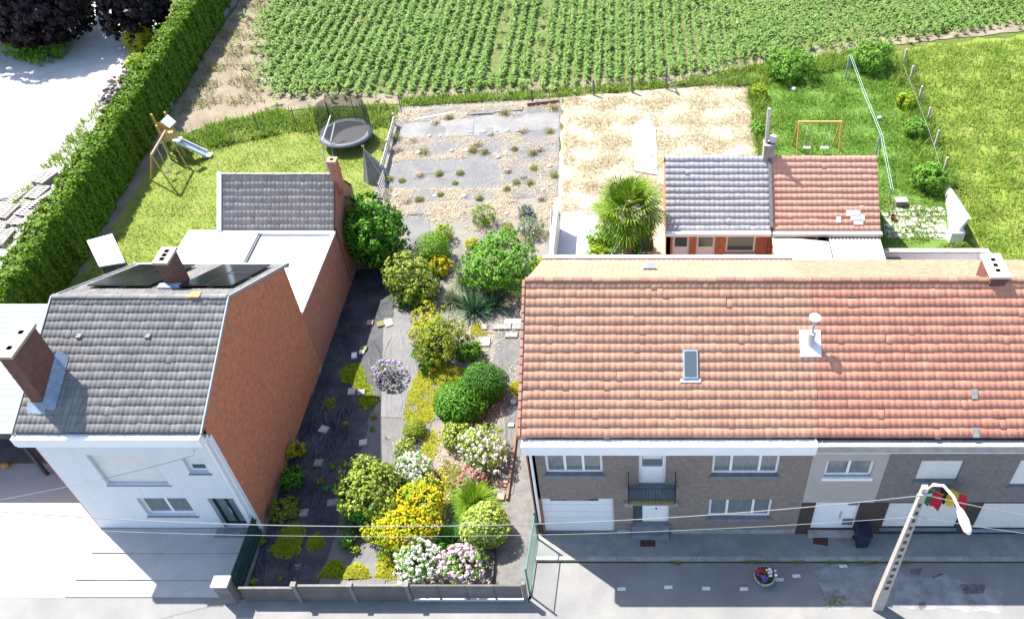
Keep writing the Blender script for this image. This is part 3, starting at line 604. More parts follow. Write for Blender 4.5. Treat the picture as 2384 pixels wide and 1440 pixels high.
# ------------------------------------------------------------------ terraced houses on the right
M_tileO = tilemat('orange_clay_tile', [(0.38, 0.195, 0.13), (0.44, 0.225, 0.15), (0.49, 0.255, 0.17), (0.53, 0.29, 0.195)], 0.2, 0.19, 0.8, 0.2, (0.33, 0.195, 0.145))
M_tileR = tilemat('red_clay_tile', [(0.38, 0.165, 0.115), (0.44, 0.19, 0.13), (0.50, 0.215, 0.145), (0.51, 0.265, 0.18)], 0.2, 0.19, 0.8, 0.2, (0.33, 0.18, 0.135))
M_brickB = brickmat('brown_grey_brick', (0.245, 0.205, 0.175), (0.185, 0.152, 0.132), (0.23, 0.21, 0.195))
M_brickG = brickmat('grey_brick', (0.20, 0.185, 0.18), (0.155, 0.145, 0.142), (0.2, 0.19, 0.185))
M_brickD = brickmat('dark_plinth_brick', (0.075, 0.058, 0.05), (0.045, 0.036, 0.034), (0.07, 0.06, 0.055))
M_beige = plain('beige_cladding', (0.36, 0.335, 0.31), 0.07, 1.0, 0.85)
M_garage = plain('white_garage_door', (0.66, 0.67, 0.68), 0.05, 1.5, 0.5)
XA0, XAB, XB1 = -3.88, 5.92, 30.0
RYE, RZE, RYR, RZR, RYB, RZB = 17.42, 6.28, 21.95, 9.2, 26.3, 6.35
def fq(x0, x1, yt, yb):
    a = PY(x0, yb, YF); b = PY(x1, yb, YF); return (a.x, b.x, a.z, PY(x0, yt, YF).z)
ha = thing('terraced_house', (1.0, 21.9, 0), 'brown brick terraced house with orange tile roof, white box gutter and balcony', 'house')
wA = dict(ul=fq(1272, 1404, 1060, 1102), bd=fq(1487, 1549, 1062, 1128), ur=fq(1656, 1810, 1061, 1104), gd=fq(1260, 1431, 1160, 1242), fd=fq(1474, 1556, 1167, 1217), lr=fq(1648, 1792, 1162, 1203))
wA['gd'] = (*wA['gd'][:2], 0.13, wA['gd'][3]); wA['ul'] = (*wA['ul'][:3], 5.45); wA['ur'] = (*wA['ur'][:3], 5.45); wA['bd'] = (*wA['bd'][:3], 5.25)
front_wall('front_wall', XA0, XAB, 0.11, 5.8, YF, list(wA.values()), M_brickB, ha, 0.2)
window(ha, *wA['ul'], YF, (1, 1, 1), sill=M_stone, sillh=0.16); window(ha, *wA['ur'], YF, (1, 1.7, 1), sill=M_stone, sillh=0.16); window(ha, *wA['lr'], YF, (1, 1.6, 1), sill=M_stone, sillh=0.16)
for k, (a, b, c_, d) in (('ul', wA['ul']), ('ur', wA['ur'])):
    sw = MB().box(a + 0.09 + (b - a) * (0.32 if k == 'ul' else 0), b - 0.09, YF + 0.07, YF + 0.085, d - 0.34, d - 0.08).build('roller_blind', M_shut, ha)
bdw = window(ha, *wA['bd'], YF, (1,), frame=0.12); bdw.name = 'balcony_door'
a, b, c_, d = wA['bd']; MB().box(a + 0.12, b - 0.12, YF + 0.075, YF + 0.12, c_ + 0.12, c_ + 1.0).build('door_panel', M_pvc, bdw); MB().box(a + 0.14, b - 0.14, YF + 0.072, YF + 0.1, d - 0.5, d - 0.14).build('roller_blind', M_shut, bdw)
# garage door, front door
a, b, c_, d = wA['gd']; gd = MB().box(a, b, YF + 0.1, YF + 0.15, c_, d).build('garage_door', M_garage, ha)
for i in range(5): MB().box(a + 0.05, b - 0.05, YF + 0.085, YF + 0.098, c_ + 0.08 + i * (d - c_ - 0.1) / 5, c_ + 0.02 + (i + 1) * (d - c_ - 0.1) / 5).build('door_panel', M_garage, gd)
MB().box(a + 0.5, b - 0.55, YF + 0.07, YF + 0.083, d - 0.24, d - 0.1).build('window_strip', M_glass, gd)
a, b, c_, d = wA['fd']; fd = MB().box(a + 0.35, b, YF + 0.1, YF + 0.15, c_, d).build('front_door', M_pvc, ha)
MB().box(a, a + 0.34, YF + 0.12, YF + 0.15, c_, d).build('side_light', M_glass, fd); MB().box(b - 0.62, b - 0.28, YF + 0.085, YF + 0.098, d - 0.34, d - 0.14).build('door_window', M_glass, fd); MB().box(b - 0.5, b - 0.44, YF + 0.06, YF + 0.098, c_ + 0.85, c_ + 0.9).build('door_handle', M_black, fd)
MB().box(a - 0.05, b + 0.02, YF - 0.32, YF - 0.004, 0.11, c_ * 0.55).build('door_step', M_stone, ha); MB().box(a - 0.05, b + 0.02, YF - 0.16, YF - 0.006, c_ * 0.55 + 0.003, c_ - 0.01).build('door_step', M_stone, ha)
MB().box(a - 0.3, a - 0.02, YF - 0.14, YF - 0.004, d - 0.12, d + 0.1).build('lintel_bracket', M_conc, ha); MB().box(b + 0.02, b + 0.3, YF - 0.14, YF - 0.004, d - 0.12, d + 0.1).build('lintel_bracket', M_conc, ha)
# balcony: slab, rail, bars
bx0, bx1 = PY(1462, 1150, YF).x, PY(1572, 1150, YF).x; bz = wA['bd'][2] - 0.04
bal = MB().box(bx0, bx1, YF - 0.75, YF - 0.004, bz - 0.13, bz).build('balcony', M_stone, ha)
for zz in (0.06, 0.85): MB().tube([(bx0 + 0.03, YF - 0.02, bz + zz), (bx0 + 0.03, YF - 0.72, bz + zz), (bx1 - 0.03, YF - 0.72, bz + zz), (bx1 - 0.03, YF - 0.02, bz + zz)], 0.018, 6).build('rail', M_black, bal)
for i in range(15): xx = bx0 + 0.03 + (bx1 - bx0 - 0.06) * i / 14; MB().tube([(xx, YF - 0.72, bz), (xx, YF - 0.72, bz + 0.85)], 0.009, 5).build('bar', M_black, bal)
for xx in (bx0 + 0.03, bx1 - 0.03):
    for k in range(4): MB().tube([(xx, YF - 0.1 - k * 0.16, bz), (xx, YF - 0.1 - k * 0.16, bz + 0.85)], 0.009, 5).build('bar', M_black, bal)
MB().box(bx0 + 0.1, bx1 - 0.1, YF - 0.79, YF - 0.755, bz + 0.02, bz + 0.2).build('flower_trough', plain('mossy_trough', (0.12, 0.12, 0.03), 0.3, 6), bal)
MB().box(wA['gd'][1] + 0.1, wA['fd'][0] - 0.1, YF - 0.035, YF - 0.003, 0.11, 0.38).build('plinth', M_conc, ha); MB().box(wA['fd'][1] + 0.1, XAB - 0.02, YF - 0.035, YF - 0.003, 0.11, 0.38).build('plinth', M_conc, ha)
MB().tube([(XA0 + 0.12, YF - 0.08, 5.8), (XA0 + 0.12, YF - 0.08, 0.15)], 0.05, 8).build('downpipe', M_pvc, ha); MB().tube([(XA0 + 0.12, YF - 0.08, 1.0), (XA0 + 0.12, YF - 0.08, 0.12)], 0.065, 8).build('pipe_foot', M_black, ha)
gable_wall('side_wall', XA0 - 0.05, [(YF, 0.0), (26.2, 0.0), (26.2, 6.2), (RYR, RZR - 0.12), (YF, 6.3)], 0.3, M_brickR2, ha)
MB().box(XA0 + 0.26, XB1, 26.0, 26.2, 0, 6.15).build('rear_wall', M_brickR2, ha)
rf = roofdeck('roof', XA0 - 0.06, XAB - 0.002, [(RYE + 0.05, RZE - 0.03), (RYR, RZR - 0.04), (RYB, RZB - 0.04)], M_deck, ha)
sky_x, sky_y = P(1607, 848, 7.35).x, P(1607, 848, 7.35).y
tiled_slope(rf, XA0 - 0.1, XAB, RYE, RZE, RYR, RZR, 0.2, 17, M_tileO, 300, seed=6)
tiled_slope(rf, XA0 - 0.1, XAB, RYB + 0.1, RZB - 0.07, RYR, RZR, 0.2, 16, M_tileO, 0, seed=7)
M_ridge = tilemat('weathered_ridge_clay', [(0.19, 0.10, 0.075), (0.25, 0.13, 0.09), (0.32, 0.18, 0.12)], 0.33, 3.0, 0.8, 0.2, (0.16, 0.11, 0.085))
ridge_tiles(rf, XA0 - 0.1, XAB, RYR, RZR + 0.02, M_ridge, 0.33, 0.10)
n = 18; L = math.hypot(RYR - RYE, RZR - RZE)
for i in range(n):      # verge tiles down the gable end
    a, b = i / n, (i + 0.97) / n; y0, z0, y1, z1 = RYE + (RYR - RYE) * a, RZE + (RZR - RZE) * a, RYE + (RYR - RYE) * b, RZE + (RZR - RZE) * b; x0, x1 = XA0 - 0.2, XA0 - 0.105
    MB().hexa([(x0, y0, z0 - 0.12), (x1, y0, z0 - 0.12), (x1, y1, z1 - 0.12), (x0, y1, z1 - 0.12), (x0, y0, z0 + 0.1), (x1, y0, z0 + 0.1), (x1, y1, z1 + 0.06), (x0, y1, z1 + 0.06)]).build('verge_tile', M_ridge, rf)
xg1 = PY(1905, 1045, 17.0).x
gutter(ha, XA0 - 0.06, xg1, 17.08, 17.44, 5.80, 6.22, M_pvc, lip=0.04); MB().box(XA0 - 0.02, xg1 - 0.03, 17.12, YF - 0.004, 5.70, 5.775).build('soffit', M_pvc, ha)
MB().box(XA0 - 0.1, PY(1845, 605, 26.45).x, 26.45, 26.65, 6.15, 6.36).build('rear_gutter', M_zinc, ha)
slo = (RZR - RZE) / (RYR - RYE); sa = math.atan(slo)
def on_roof(x, y, ox=0.0): # pixel on the front slope
    for t in [i / 400 for i in range(401)]:
        yy = RYE + (RYR - RYE) * t; zz = RZE + (RZR - RZE) * t; p = PY(x, y, yy)
        if p.z <= zz: return Vector((p.x, yy, zz))
def slope_box(c, sx, sl_, h0, h1):
    s_ = Vector((0, math.cos(sa), math.sin(sa))); nz = Vector((0, -math.sin(sa), math.cos(sa))); xa_ = Vector((1, 0, 0))
    return [c + xa_ * (i * sx / 2) + s_ * (j * sl_ / 2) + nz * k for k in (h0, h1) for i, j in ((-1, -1), (1, -1), (1, 1), (-1, 1))]
c = on_roof(1607, 848); sk = MB().hexa(slope_box(c, 0.50, 0.98, 0.0, 0.11)).build('skylight', M_lead, ha)
MB().hexa(slope_box(c, 0.40, 0.86, 0.112, 0.125)).build('pane', M_glass, sk); MB().hexa(slope_box(c - Vector((0, math.cos(sa), math.sin(sa))) * 0.56, 0.7, 0.12, 0.03, 0.06)).build('flashing', M_zinc, sk)
c = on_roof(1886, 800); vp = MB().hexa(slope_box(c, 0.72, 0.92, 0.04, 0.06)).build('flue_flashing', M_roofW, ha)
MB().tube([c, c + Vector((0, 0, 0.55))], 0.13, 10).build('flue_base', M_zinc, vp); MB().tube([c + Vector((0, 0, 0.5)), c + Vector((0, 0, 1.25))], 0.05, 8).build('flue_pipe', M_zinc, vp); MB().lathe(c + Vector((0, 0, 1.2)), [(0.0, 0.13), (0.12, 0.12), (0.2, 0.06), (0.2, 0.0), (0.0, 0.0)], 12).build('flue_cowl', M_pvc, vp)
c = PY(1513, 631, 24.0); MB().box(c.x - 0.25, c.x + 0.25, 24.0, 24.3, RZR - (24.0 - RYR) * 0.655 - 0.02, RZR - (24.0 - RYR) * 0.655 + 0.1).build('roof_vent', M_stone, ha)

hb = thing('terraced_house', (15.0, 21.9, 0), 'grey brick terraced house with redder tile roof, beige cladding and closed white shutters', 'house')
fB = lambda x0, x1, yt, yb: fq(1750 + x0 / 3.273, 1750 + x1 / 3.273, 1000 + yt / 3.273, 1000 + yb / 3.273)
xp = PY(2067, 1062, YF).x + 0.05
B1 = fB(545, 905, 232, 352); B2 = fB(440, 770, 552, 760); B3 = fB(1240, 1560, 235, 385); B4 = fB(985, 1545, 558, 745); B5 = fB(1955, 2500, 232, 425); B6 = fB(1675, 2450, 560, 755)
B1, B3, B5 = [(*q[:3], min(q[3], 5.3)) for q in (B1, B3, B5)]
zl = PY(1875, 1168, YF).z
front_wall('cladding', XAB + 0.004, xp, zl, 5.86, YF - 0.02, [B1], M_beige, hb, 0.2)
front_wall('upper_wall', xp + 0.002, XB1, zl, 5.86, YF, [B3, B5], M_brickG, hb, 0.2)
front_wall('lower_wall', XAB + 0.004, XB1, 0.11, zl - 0.002, YF, [B2, B4, B6], M_brickD, hb, 0.2)
window(hb, *B1, YF - 0.02, (1, 1), sill=M_pvc, sillh=0.14); window(hb, *B3, YF, (1, 1), shutter=0.98, sill=M_stone); window(hb, *B4, YF, (1, 1, 1), shutter=0.98, sill=M_stone); window(hb, *B5, YF, (1, 1), shutter=0.98, sill=M_stone); window(hb, *B6, YF, (1, 1, 1), shutter=0.98, sill=M_lead)
a, b, c_, d = B2; fd = MB().box(a, b, YF + 0.1, YF + 0.15, c_, d).build('front_door', M_pvc, hb)
MB().box(b - 0.42, b - 0.06, YF + 0.086, YF + 0.098, d - 0.32, d - 0.05).build('door_window', M_glassL, fd); MB().box(b - 0.45, b - 0.06, YF + 0.086, YF + 0.098, c_ + 0.2, c_ + 0.62).build('door_window', M_glassL, fd); MB().box(b - 0.62, b - 0.58, YF + 0.05, YF + 0.098, c_ + 0.7, c_ + 1.15).build('door_handle', M_zinc, fd)
MB().box(a - 0.05, b + 0.05, YF - 0.22, YF - 0.004, 0.11, c_ - 0.01).build('door_step', M_conc, hb)
rf = roofdeck('roof', XAB + 0.002, XB1, [(RYE + 0.05, RZE - 0.03), (RYR, RZR - 0.04), (RYB, RZB - 0.04)], M_deck, hb)
tiled_slope(rf, XAB + 0.01, XB1 - 10, RYE, RZE, RYR, RZR, 0.2, 17, M_tileR, 300, seed=8); tiled_slope(rf, XAB + 0.01, XB1 - 10, RYB + 0.1, RZB - 0.07, RYR, RZR, 0.2, 16, M_tileR, 0, seed=9)
ridge_tiles(rf, XAB + 0.01, XB1 - 10, RYR, RZR + 0.02, M_ridge, 0.33, 0.10)
gutter(hb, xg1 + 0.01, XB1, 17.12, 17.44, 5.84, 6.18, plain('grey_concrete_gutter', (0.30, 0.29, 0.28), 0.2, 3.0, 0.8)); MB().box(xg1, XB1, 17.14, YF - 0.025, 5.78, 5.855).build('soffit', M_pvc, hb)
chimney(hb, 12.0, 12.55, 21.75, 22.85, 8.2, 9.5, M_brickC, plain('cream_chimney_cap', (0.58, 0.55, 0.47), 0.12, 5.0, 0.9), (22.02, 22.3, 22.58), over=0.07)
for x, y in ((2267, 918), (2271, 1007)): q = on_roof(x, y); MB().hexa(slope_box(q, 0.2, 0.32, 0.02, 0.075)).build('glass_tile', plain('grey_glass_tile', (0.16, 0.17, 0.17), 0.2, 6, 0.4), hb)

# flags under the shuttered window
def flag(name, label, pole, stripes, drop):
    a, b = [Vector(p) for p in pole]; f = thing(name, a, label, 'flag'); MB().tube([a, b], 0.016, 6).build('pole', plain('flag_pole_wood', (0.3, 0.22, 0.12), 0.2, 6), f)
    k = len(stripes); d = b - a
    for i, (cn, cc) in enumerate(stripes):
        m = MB(); t0, t1 = 0.25 + 0.75 * i / k, 0.25 + 0.75 * (i + 1) / k
        if drop == 'across': t0, t1 = 0.2, 1.0
        for u in range(5):
            for v in range(7):
                tt = t0 + (t1 - t0) * u / 4; vv = v / 6
                if drop == 'across': vv = (i + vv) / k
                p = a + d * tt + Vector((0.03 * math.sin(vv * 7 + u), -0.05 * vv + 0.05 * math.sin(tt * 14 + vv * 3), -vv * 0.85)); m.v.append(tuple(p))
        for u in range(4):
            for v in range(6): m.f.append((u * 7 + v, u * 7 + v + 1, (u + 1) * 7 + v + 1, (u + 1) * 7 + v))
        m.build('cloth', plain(cn, cc, 0.1, 4, 0.8), f, True)
q = PY(2124, 1119, YF); flag('flag', 'green and red flag hanging on the grey brick wall behind the lamp post', [(q.x + 0.2, YF - 0.01, q.z - 0.1), (q.x + 0.75, YF - 0.95, q.z + 0.55)], [('flag_green', (0.02, 0.16, 0.05)), ('flag_red', (0.42, 0.015, 0.03))], 'along')
q = PY(2190, 1119, YF); flag('flag', 'black, yellow and red flag blown sideways on the grey brick wall', [(q.x - 0.3, YF - 0.01, q.z - 0.1), (q.x + 0.75, YF - 0.75, q.z + 0.2)], [('flag_black', (0.015, 0.015, 0.015)), ('flag_yellow', (0.6, 0.42, 0.03)), ('flag_red', (0.42, 0.015, 0.03))], 'along')
# things on the pavement
c = P(2003, 1262, 0.11); bn = thing('wheelie_bin', c, 'dark blue wheelie bin standing on the pavement by the white door', 'bin'); M_bin = plain('dark_blue_plastic', (0.018, 0.024, 0.042), 0.2, 4, 0.5)
MB().rbox((c.x, c.y, 0.16), 0.42, 0.5, 0.8, 0, 0, -0.14).build('body', M_bin, bn); MB().rbox((c.x, c.y - 0.01, 0.964), 0.52, 0.62, 0.06).build('lid', M_bin, bn)
for s_ in (-1, 1): MB().tube([(c.x + s_ * 0.24, c.y + 0.2, 0.21), (c.x + s_ * 0.29, c.y + 0.2, 0.21)], 0.1, 10).build('wheel', M_black, bn)
MB().tube([(c.x - 0.2, c.y + 0.33, 0.95), (c.x + 0.2, c.y + 0.33, 0.95)], 0.018, 6).build('handle', M_bin, bn)
M_mat = plain('dark_brown_mat', (0.045, 0.028, 0.024), 0.3, 20, 0.95, bump=0.6)
for x, y, lb, r in ((1508, 1262, 'dark brown doormat on the pavement in front of the balcony house', 0.0), (1910, 1258, 'dark brown doormat askew on the pavement before the white door of the beige house', -0.15)):
    c = P(x, y, 0.11); dm = thing('doormat', c, lb, 'doormat'); MB().rbox((c.x, c.y, 0.112), 0.56, 0.34, 0.016, r).build('mat', M_mat, dm); MB().rbox((c.x, c.y, 0.129), 0.48, 0.26, 0.008, r).build('bristles', plain('mat_bristles', (0.06, 0.035, 0.028), 0.3, 40, 0.95, bump=0.8), dm)
# flower tub on the road
c = P(1778, 1352); tb = thing('flower_tub', c, 'round grey tub of red, white and purple flowers standing on the road', 'planter')
MB().lathe(c, [(0.0, 0.01), (0.27, 0.01), (0.36, 0.36), (0.40, 0.38), (0.40, 0.44), (0.34, 0.44), (0.33, 0.36), (0.0, 0.36)], 20).build('tub', M_conc, tb, True)
foliage('leaves', (c.x, c.y, 0.44), (0.34, 0.34, 0.16), 500, 0.07, leafmat('bedding_leaf', [(0.03, 0.07, 0.015), (0.06, 0.11, 0.03)]), tb, 5, zmin=0.37)
for i, (cn, cc, ax) in enumerate((('red_bedding_flower', (0.55, 0.02, 0.025), 2.4), ('white_bedding_flower', (0.7, 0.66, 0.66), 0.3), ('purple_bedding_flower', (0.14, 0.06, 0.30), 4.5))):
    rr = np.random.default_rng(i); balls('flowers', [(c.x + 0.2 * math.cos(ax) + rr.normal() * 0.09, c.y + 0.2 * math.sin(ax) + rr.normal() * 0.09, 0.54 + rr.normal() * 0.03) for _ in range(14)], rr.uniform(0.035, 0.06, 14), plain(cn, cc, 0.2, 10), tb, i)['kind'] = 'stuff'

# concrete lattice pole with street lamp and cables
def pole(x, y, label, lamp=True):
    r = thing('utility_pole', (x, y, 0), label, 'pole', 'poles carrying the street cables'); h = 7.5; m = MB()
    m.hexa([(x - 0.19, y - 0.14, 0), (x + 0.19, y - 0.14, 0), (x + 0.19, y + 0.14, 0), (x - 0.19, y + 0.14, 0), (x - 0.09, y - 0.08, h), (x + 0.09, y - 0.08, h), (x + 0.09, y + 0.08, h), (x - 0.09, y + 0.08, h)]); m.build('shaft', plain('pale_pole_concrete', (0.34, 0.31, 0.28), 0.15, 2.5, 0.85), r)
    for i in range(13):
        z = 1.5 + i * 0.42; t = z / h; w = 0.19 - 0.10 * t; dy = 0.14 - 0.06 * t
        MB().box(x - w * 0.45, x + w * 0.45, y - dy - 0.004, y + dy + 0.004, z, z + 0.2).build('slot_shade', plain('pole_slot_shade', (0.06, 0.055, 0.05), 0.2, 4), r)  # dark boxes paint the shade inside the pole's open holes
    for zz in (7.2, 6.0): MB().box(x - 0.22, x + 0.22, y - 0.13, y - 0.085, zz, zz + 0.06).build('bracket', M_zinc, r)
    if lamp:
        pts = [(x + 0.02, y - 0.05, 7.35), (x + 0.15, y - 0.1, 7.75), (x + 0.4, y - 0.2, 7.85), (x + 0.68, y - 0.45, 7.65), (x + 0.85, y - 0.75, 7.4)]; MB().tube(pts, 0.045, 8).build('lamp_arm', M_pvc, r)
        d = Vector((0.3, -0.8, -0.5)).normalized(); a = Vector(pts[-1]); lh = MB().tube([a - d * 0.08, a + d * 0.05, a + d * 0.3, a + d * 0.6, a + d * 0.72], [0.05, 0.11, 0.15, 0.13, 0.04], 10).build('lamp_head', M_pvc, r, True)
    return r
pole(8.5, 14.66, 'pale concrete utility pole with curved white street lamp standing on the road')
M_cable = plain('grey_cable', (0.16, 0.16, 0.165), 0.15, 4, 0.6)
def cable(label, a, b, sag, r=0.016, n=28):
    a, b = Vector(a), Vector(b); pts = [a.lerp(b, i / n) - Vector((0, 0, sag * 4 * (i / n) * (1 - i / n))) for i in range(n + 1)]
    return tag(MB().tube(pts, r, 5).build('overhead_cable', M_cable), label, 'cable', 'cables strung along the street')
cable('thick upper cable strung over the front of the garden to the lamp pole', (8.4, 14.55, 7.2), (-24.6, 14.55, 7.2), 1.70, 0.016)
cable('thin lower cable strung over the front of the garden to the lamp pole', (8.4, 14.57, 6.0), (-24.6, 14.57, 6.0), 1.12, 0.01)
cable('upper cable running from the lamp pole out of the picture on the right', (8.6, 14.55, 7.2), (34, 13.5, 6.0), 1.7, 0.018)
cable('lower cable running from the lamp pole out of the picture on the right', (8.6, 14.57, 6.0), (34, 13.5, 5.0), 1.2, 0.012)
cable('thin service wire slanting from the white house front to the left', (-15.2, 17.5, 5.2), (-24.6, 14.7, 5.6), 0.35, 0.009)

# ------------------------------------------------------------------ buildings behind the terraced houses
M_tileG3 = tilemat('pale_grey_tile', [(0.33, 0.345, 0.36), (0.38, 0.395, 0.41), (0.42, 0.435, 0.445)], 0.24, 0.2, 0.5, 0.4, (0.33, 0.345, 0.36))
M_tileP = tilemat('pink_clay_tile', [(0.47, 0.27, 0.205), (0.52, 0.30, 0.225), (0.55, 0.335, 0.24)], 0.24, 0.2, 0.8, 0.2, (0.48, 0.31, 0.24))
def shed_roof(root, x0, x1, mat, rows, seed, np_=300):
    r = roofdeck('roof', x0, x1, [(32.95, 2.62), (36.0, 4.85), (39.0, 2.62)], M_deck, root)
    tiled_slope(r, x0, x1, 32.85, 2.58, 36.0, 4.88, 0.25, rows, mat, np_, seed=seed, h=0.013); tiled_slope(r, x0, x1, 39.1, 2.58, 36.0, 4.88, 0.25, rows, mat, 0, seed=seed + 1)
    return r
g1 = thing('outbuilding', (3.8, 36, 0), 'brick outbuilding with pale grey tile roof beside the fan palm', 'outbuilding')
D = [PY(1565, 585, 33.1).x, PY(1604, 585, 33.1).x, PY(1620, 585, 33.1).x, PY(1664, 585, 33.1).x, PY(1688, 585, 33.1).x, PY(1757, 585, 33.1).x]
front_wall('front_wall', 1.3, 6.38, 0.0, 2.58, 33.1, [(D[0], D[1], 0.05, 2.15), (D[2], D[3], 0.05, 2.15), (D[4], D[5], 1.0, 2.1)], M_brickR, g1, 0.2)
for k in (0, 2):
    dd = MB().box(D[k], D[k + 1], 33.2, 33.25, 0.05, 2.15).build('door', M_pvc, g1); MB().box(D[k] + 0.12, D[k + 1] - 0.12, 33.185, 33.198, 1.35, 1.95).build('door_window', M_glass, dd)
window(g1, D[4], D[5], 1.0, 2.1, 33.1, (1,), frame=0.1, sill=M_pvc, glass=M_glass)
gable_wall('gable', 1.3, [(33.1, 0), (39, 0), (39, 2.55), (36, 4.72), (33.1, 2.55)], 0.2, M_brickR, g1); MB().box(1.5, 6.35, 38.8, 39.0, 0, 2.5).build('rear_wall', M_brickR, g1)
shed_roof(g1, 1.25, 6.4, M_tileG3, 12, 10); MB().box(1.22, 6.4, 32.62, 32.84, 2.45, 2.62).build('gutter', M_pvc, g1)
MB().hexa([(6.35, 32.9, 2.75), (6.5, 32.9, 2.75), (6.5, 36, 5.02), (6.35, 36, 5.02), (6.35, 32.9, 2.85), (6.5, 32.9, 2.85), (6.5, 36, 5.12), (6.35, 36, 5.12)]).build('roof_flashing', plain('dark_lead', (0.10, 0.105, 0.11), 0.2, 4, 0.6), g1)
ch = chimney(g1, 6.1, 6.62, 35.75, 36.25, 4.2, 5.55, M_conc, M_conc, (36.0,), over=0.03)
MB().tube([(6.2, 36.0, 5.6), (6.17, 36.1, 7.5)], 0.085, 10).build('flue_pipe', M_zinc, ch); MB().lathe((6.52, 36.0, 5.66), [(0.0, 0.42), (0.16, 0.38), (0.22, 0.22), (0.16, 0.05), (0.1, 0.0)], 12).build('cowl', M_zinc, ch)
g2 = thing('outbuilding', (9.1, 36, 0), 'outbuilding with pink clay tile roof right of the grey tiled one', 'outbuilding')
front_wall('front_wall', 6.4, 11.7, 0, 2.55, 33.12, [(8.9, 9.3, 1.6, 2.2)], M_brickR, g2); gable_wall('gable', 11.5, [(33.1, 0), (39, 0), (39, 2.55), (36, 4.72), (33.1, 2.55)], 0.2, M_brickR, g2); MB().box(6.5, 11.48, 38.8, 39.0, 0, 2.5).build('rear_wall', M_brickR, g2)
r2 = shed_roof(g2, 6.52, 11.8, M_tileP, 12, 12); MB().box(6.5, 11.85, 32.6, 32.84, 2.45, 2.62).build('gutter', M_zinc, g2)
for (x, y, w_) in ((1975, 497, 3), (1985, 508, 3), (1992, 517, 2), (1952, 512, 1)):   # grey replacement tiles
    for k in range(w_):
        for t in [i / 300 for i in range(301)]:
            yy = 32.85 + 3.15 * t; zz = 2.58 + 2.3 * t; p = PY(x + k * 11, y, yy)
            if p.z <= zz: break
        s_ = Vector((0, 3.15, 2.3)).normalized(); nz = Vector((0, -s_.z, s_.y)); q = Vector((p.x, yy, zz)) + nz * 0.05; xa_ = Vector((0.115, 0, 0))
        MB().extr([q - xa_ - s_ * 0.15, q + xa_ - s_ * 0.15, q + xa_ + s_ * 0.15, q - xa_ + s_ * 0.15], nz * 0.02).build('grey_tile', M_tileG3, g2)
lt = thing('lean_to', (8.5, 29.6, 0), 'lean-to with beige sheet roofs between the outbuilding and the terraced house', 'lean-to')
MB().hexa([(6.45, 26.7, 2.0), (9.2, 26.7, 2.0), (9.2, 32.3, 2.35), (6.45, 32.75, 2.35), (6.45, 26.7, 2.06), (9.2, 26.7, 2.06), (9.2, 32.3, 2.41), (6.45, 32.75, 2.41)]).build('roof', plain('cream_roofing', (0.46, 0.42, 0.33), 0.08, 1.0, 0.8), lt)
m = MB(); n = 56
for i in range(n + 1):
    x = 9.25 + 2.5 * i / n; dz = 0.025 * math.sin(i * math.pi / 2)
    m.v += [(x, 26.7, 2.1 + dz), (x, 32.6, 2.4 + dz)]
    if i: m.f.append((2 * i - 2, 2 * i, 2 * i + 1, 2 * i - 1))
m.build('corrugated_roof', plain('beige_corrugated', (0.40, 0.36, 0.31), 0.12, 1.5, 0.8), lt)
MB().box(6.5, 6.62, 26.9, 32.4, 0, 1.98).build('wall', M_brickR, lt); MB().box(11.6, 11.72, 26.9, 32.4, 0, 2.07).build('wall', M_conc, lt)
MB().tube([(8.75, 33.0, 1.4), (8.75, 33.0, 2.5)], 0.05, 8).build('downpipe', M_pvc, lt)
# courtyard with white walls
cy = thing('courtyard_wall', (14.3, 29.5, 0), 'low white courtyard walls with grey coping behind the red roof', 'wall')
MB().box(11.75, 17.0, 32.3, 32.5, 0, 1.7).build('wall', M_wpaint, cy); MB().box(11.75, 17.25, 32.25, 32.55, 1.703, 1.78).build('coping', M_conc, cy); MB().box(17.0, 17.2, 26.8, 32.24, 0, 1.7).build('wall', M_wpaint, cy); MB().box(16.97, 17.25, 26.8, 32.24, 1.703, 1.78).build('coping', M_conc, cy)
MB().box(11.75, 12.9, 31.0, 32.28, 0.0, 1.4).build('store_box', M_stone, cy)
sheet('courtyard_floor', [(11.8, 26.8), (17.0, 26.8), (17.0, 32.3), (11.8, 32.3)], 0.03, plain('white_courtyard_paving', (0.45, 0.45, 0.46), 0.08, 1.0, 0.8))
c = P(2222, 600, 0.5); cpn = thing('potted_shrub', (c.x, c.y, 0.03), 'leafy green shrub in the white courtyard near the cream chimney', 'shrub'); MB().lathe((c.x, c.y, 0.03), [(0, 0), (0.2, 0), (0.26, 0.35), (0.0, 0.35)], 14).build('pot', M_stone, cpn)
foliage('leaves', (c.x, c.y, 0.85), (0.9, 0.6, 0.55), 900, 0.13, leafmat('courtyard_leaf', [(0.05, 0.09, 0.01), (0.09, 0.15, 0.015), (0.15, 0.19, 0.02)]), cpn, 9)
# leaning white wall towards the meadow
ww = thing('white_wall', P(2205, 550), 'sloping white plastered wall between the patio and the meadow', 'wall')
a0, a1 = P(2196, 436), P(2212, 556); MB().extr([(a0.x, a0.y, 0), (a1.x, a1.y, 0), (a1.x + 0.35, a1.y - 0.5, 1.75), (a0.x, a0.y, 0.35)], (0.16, 0, 0)).build('panel', M_wpaint, ww); MB().box(a1.x - 0.2, a1.x + 0.5, a1.y - 0.45, a1.y + 0.1, 0.0, 0.75).build('buttress', M_wpaint, ww)
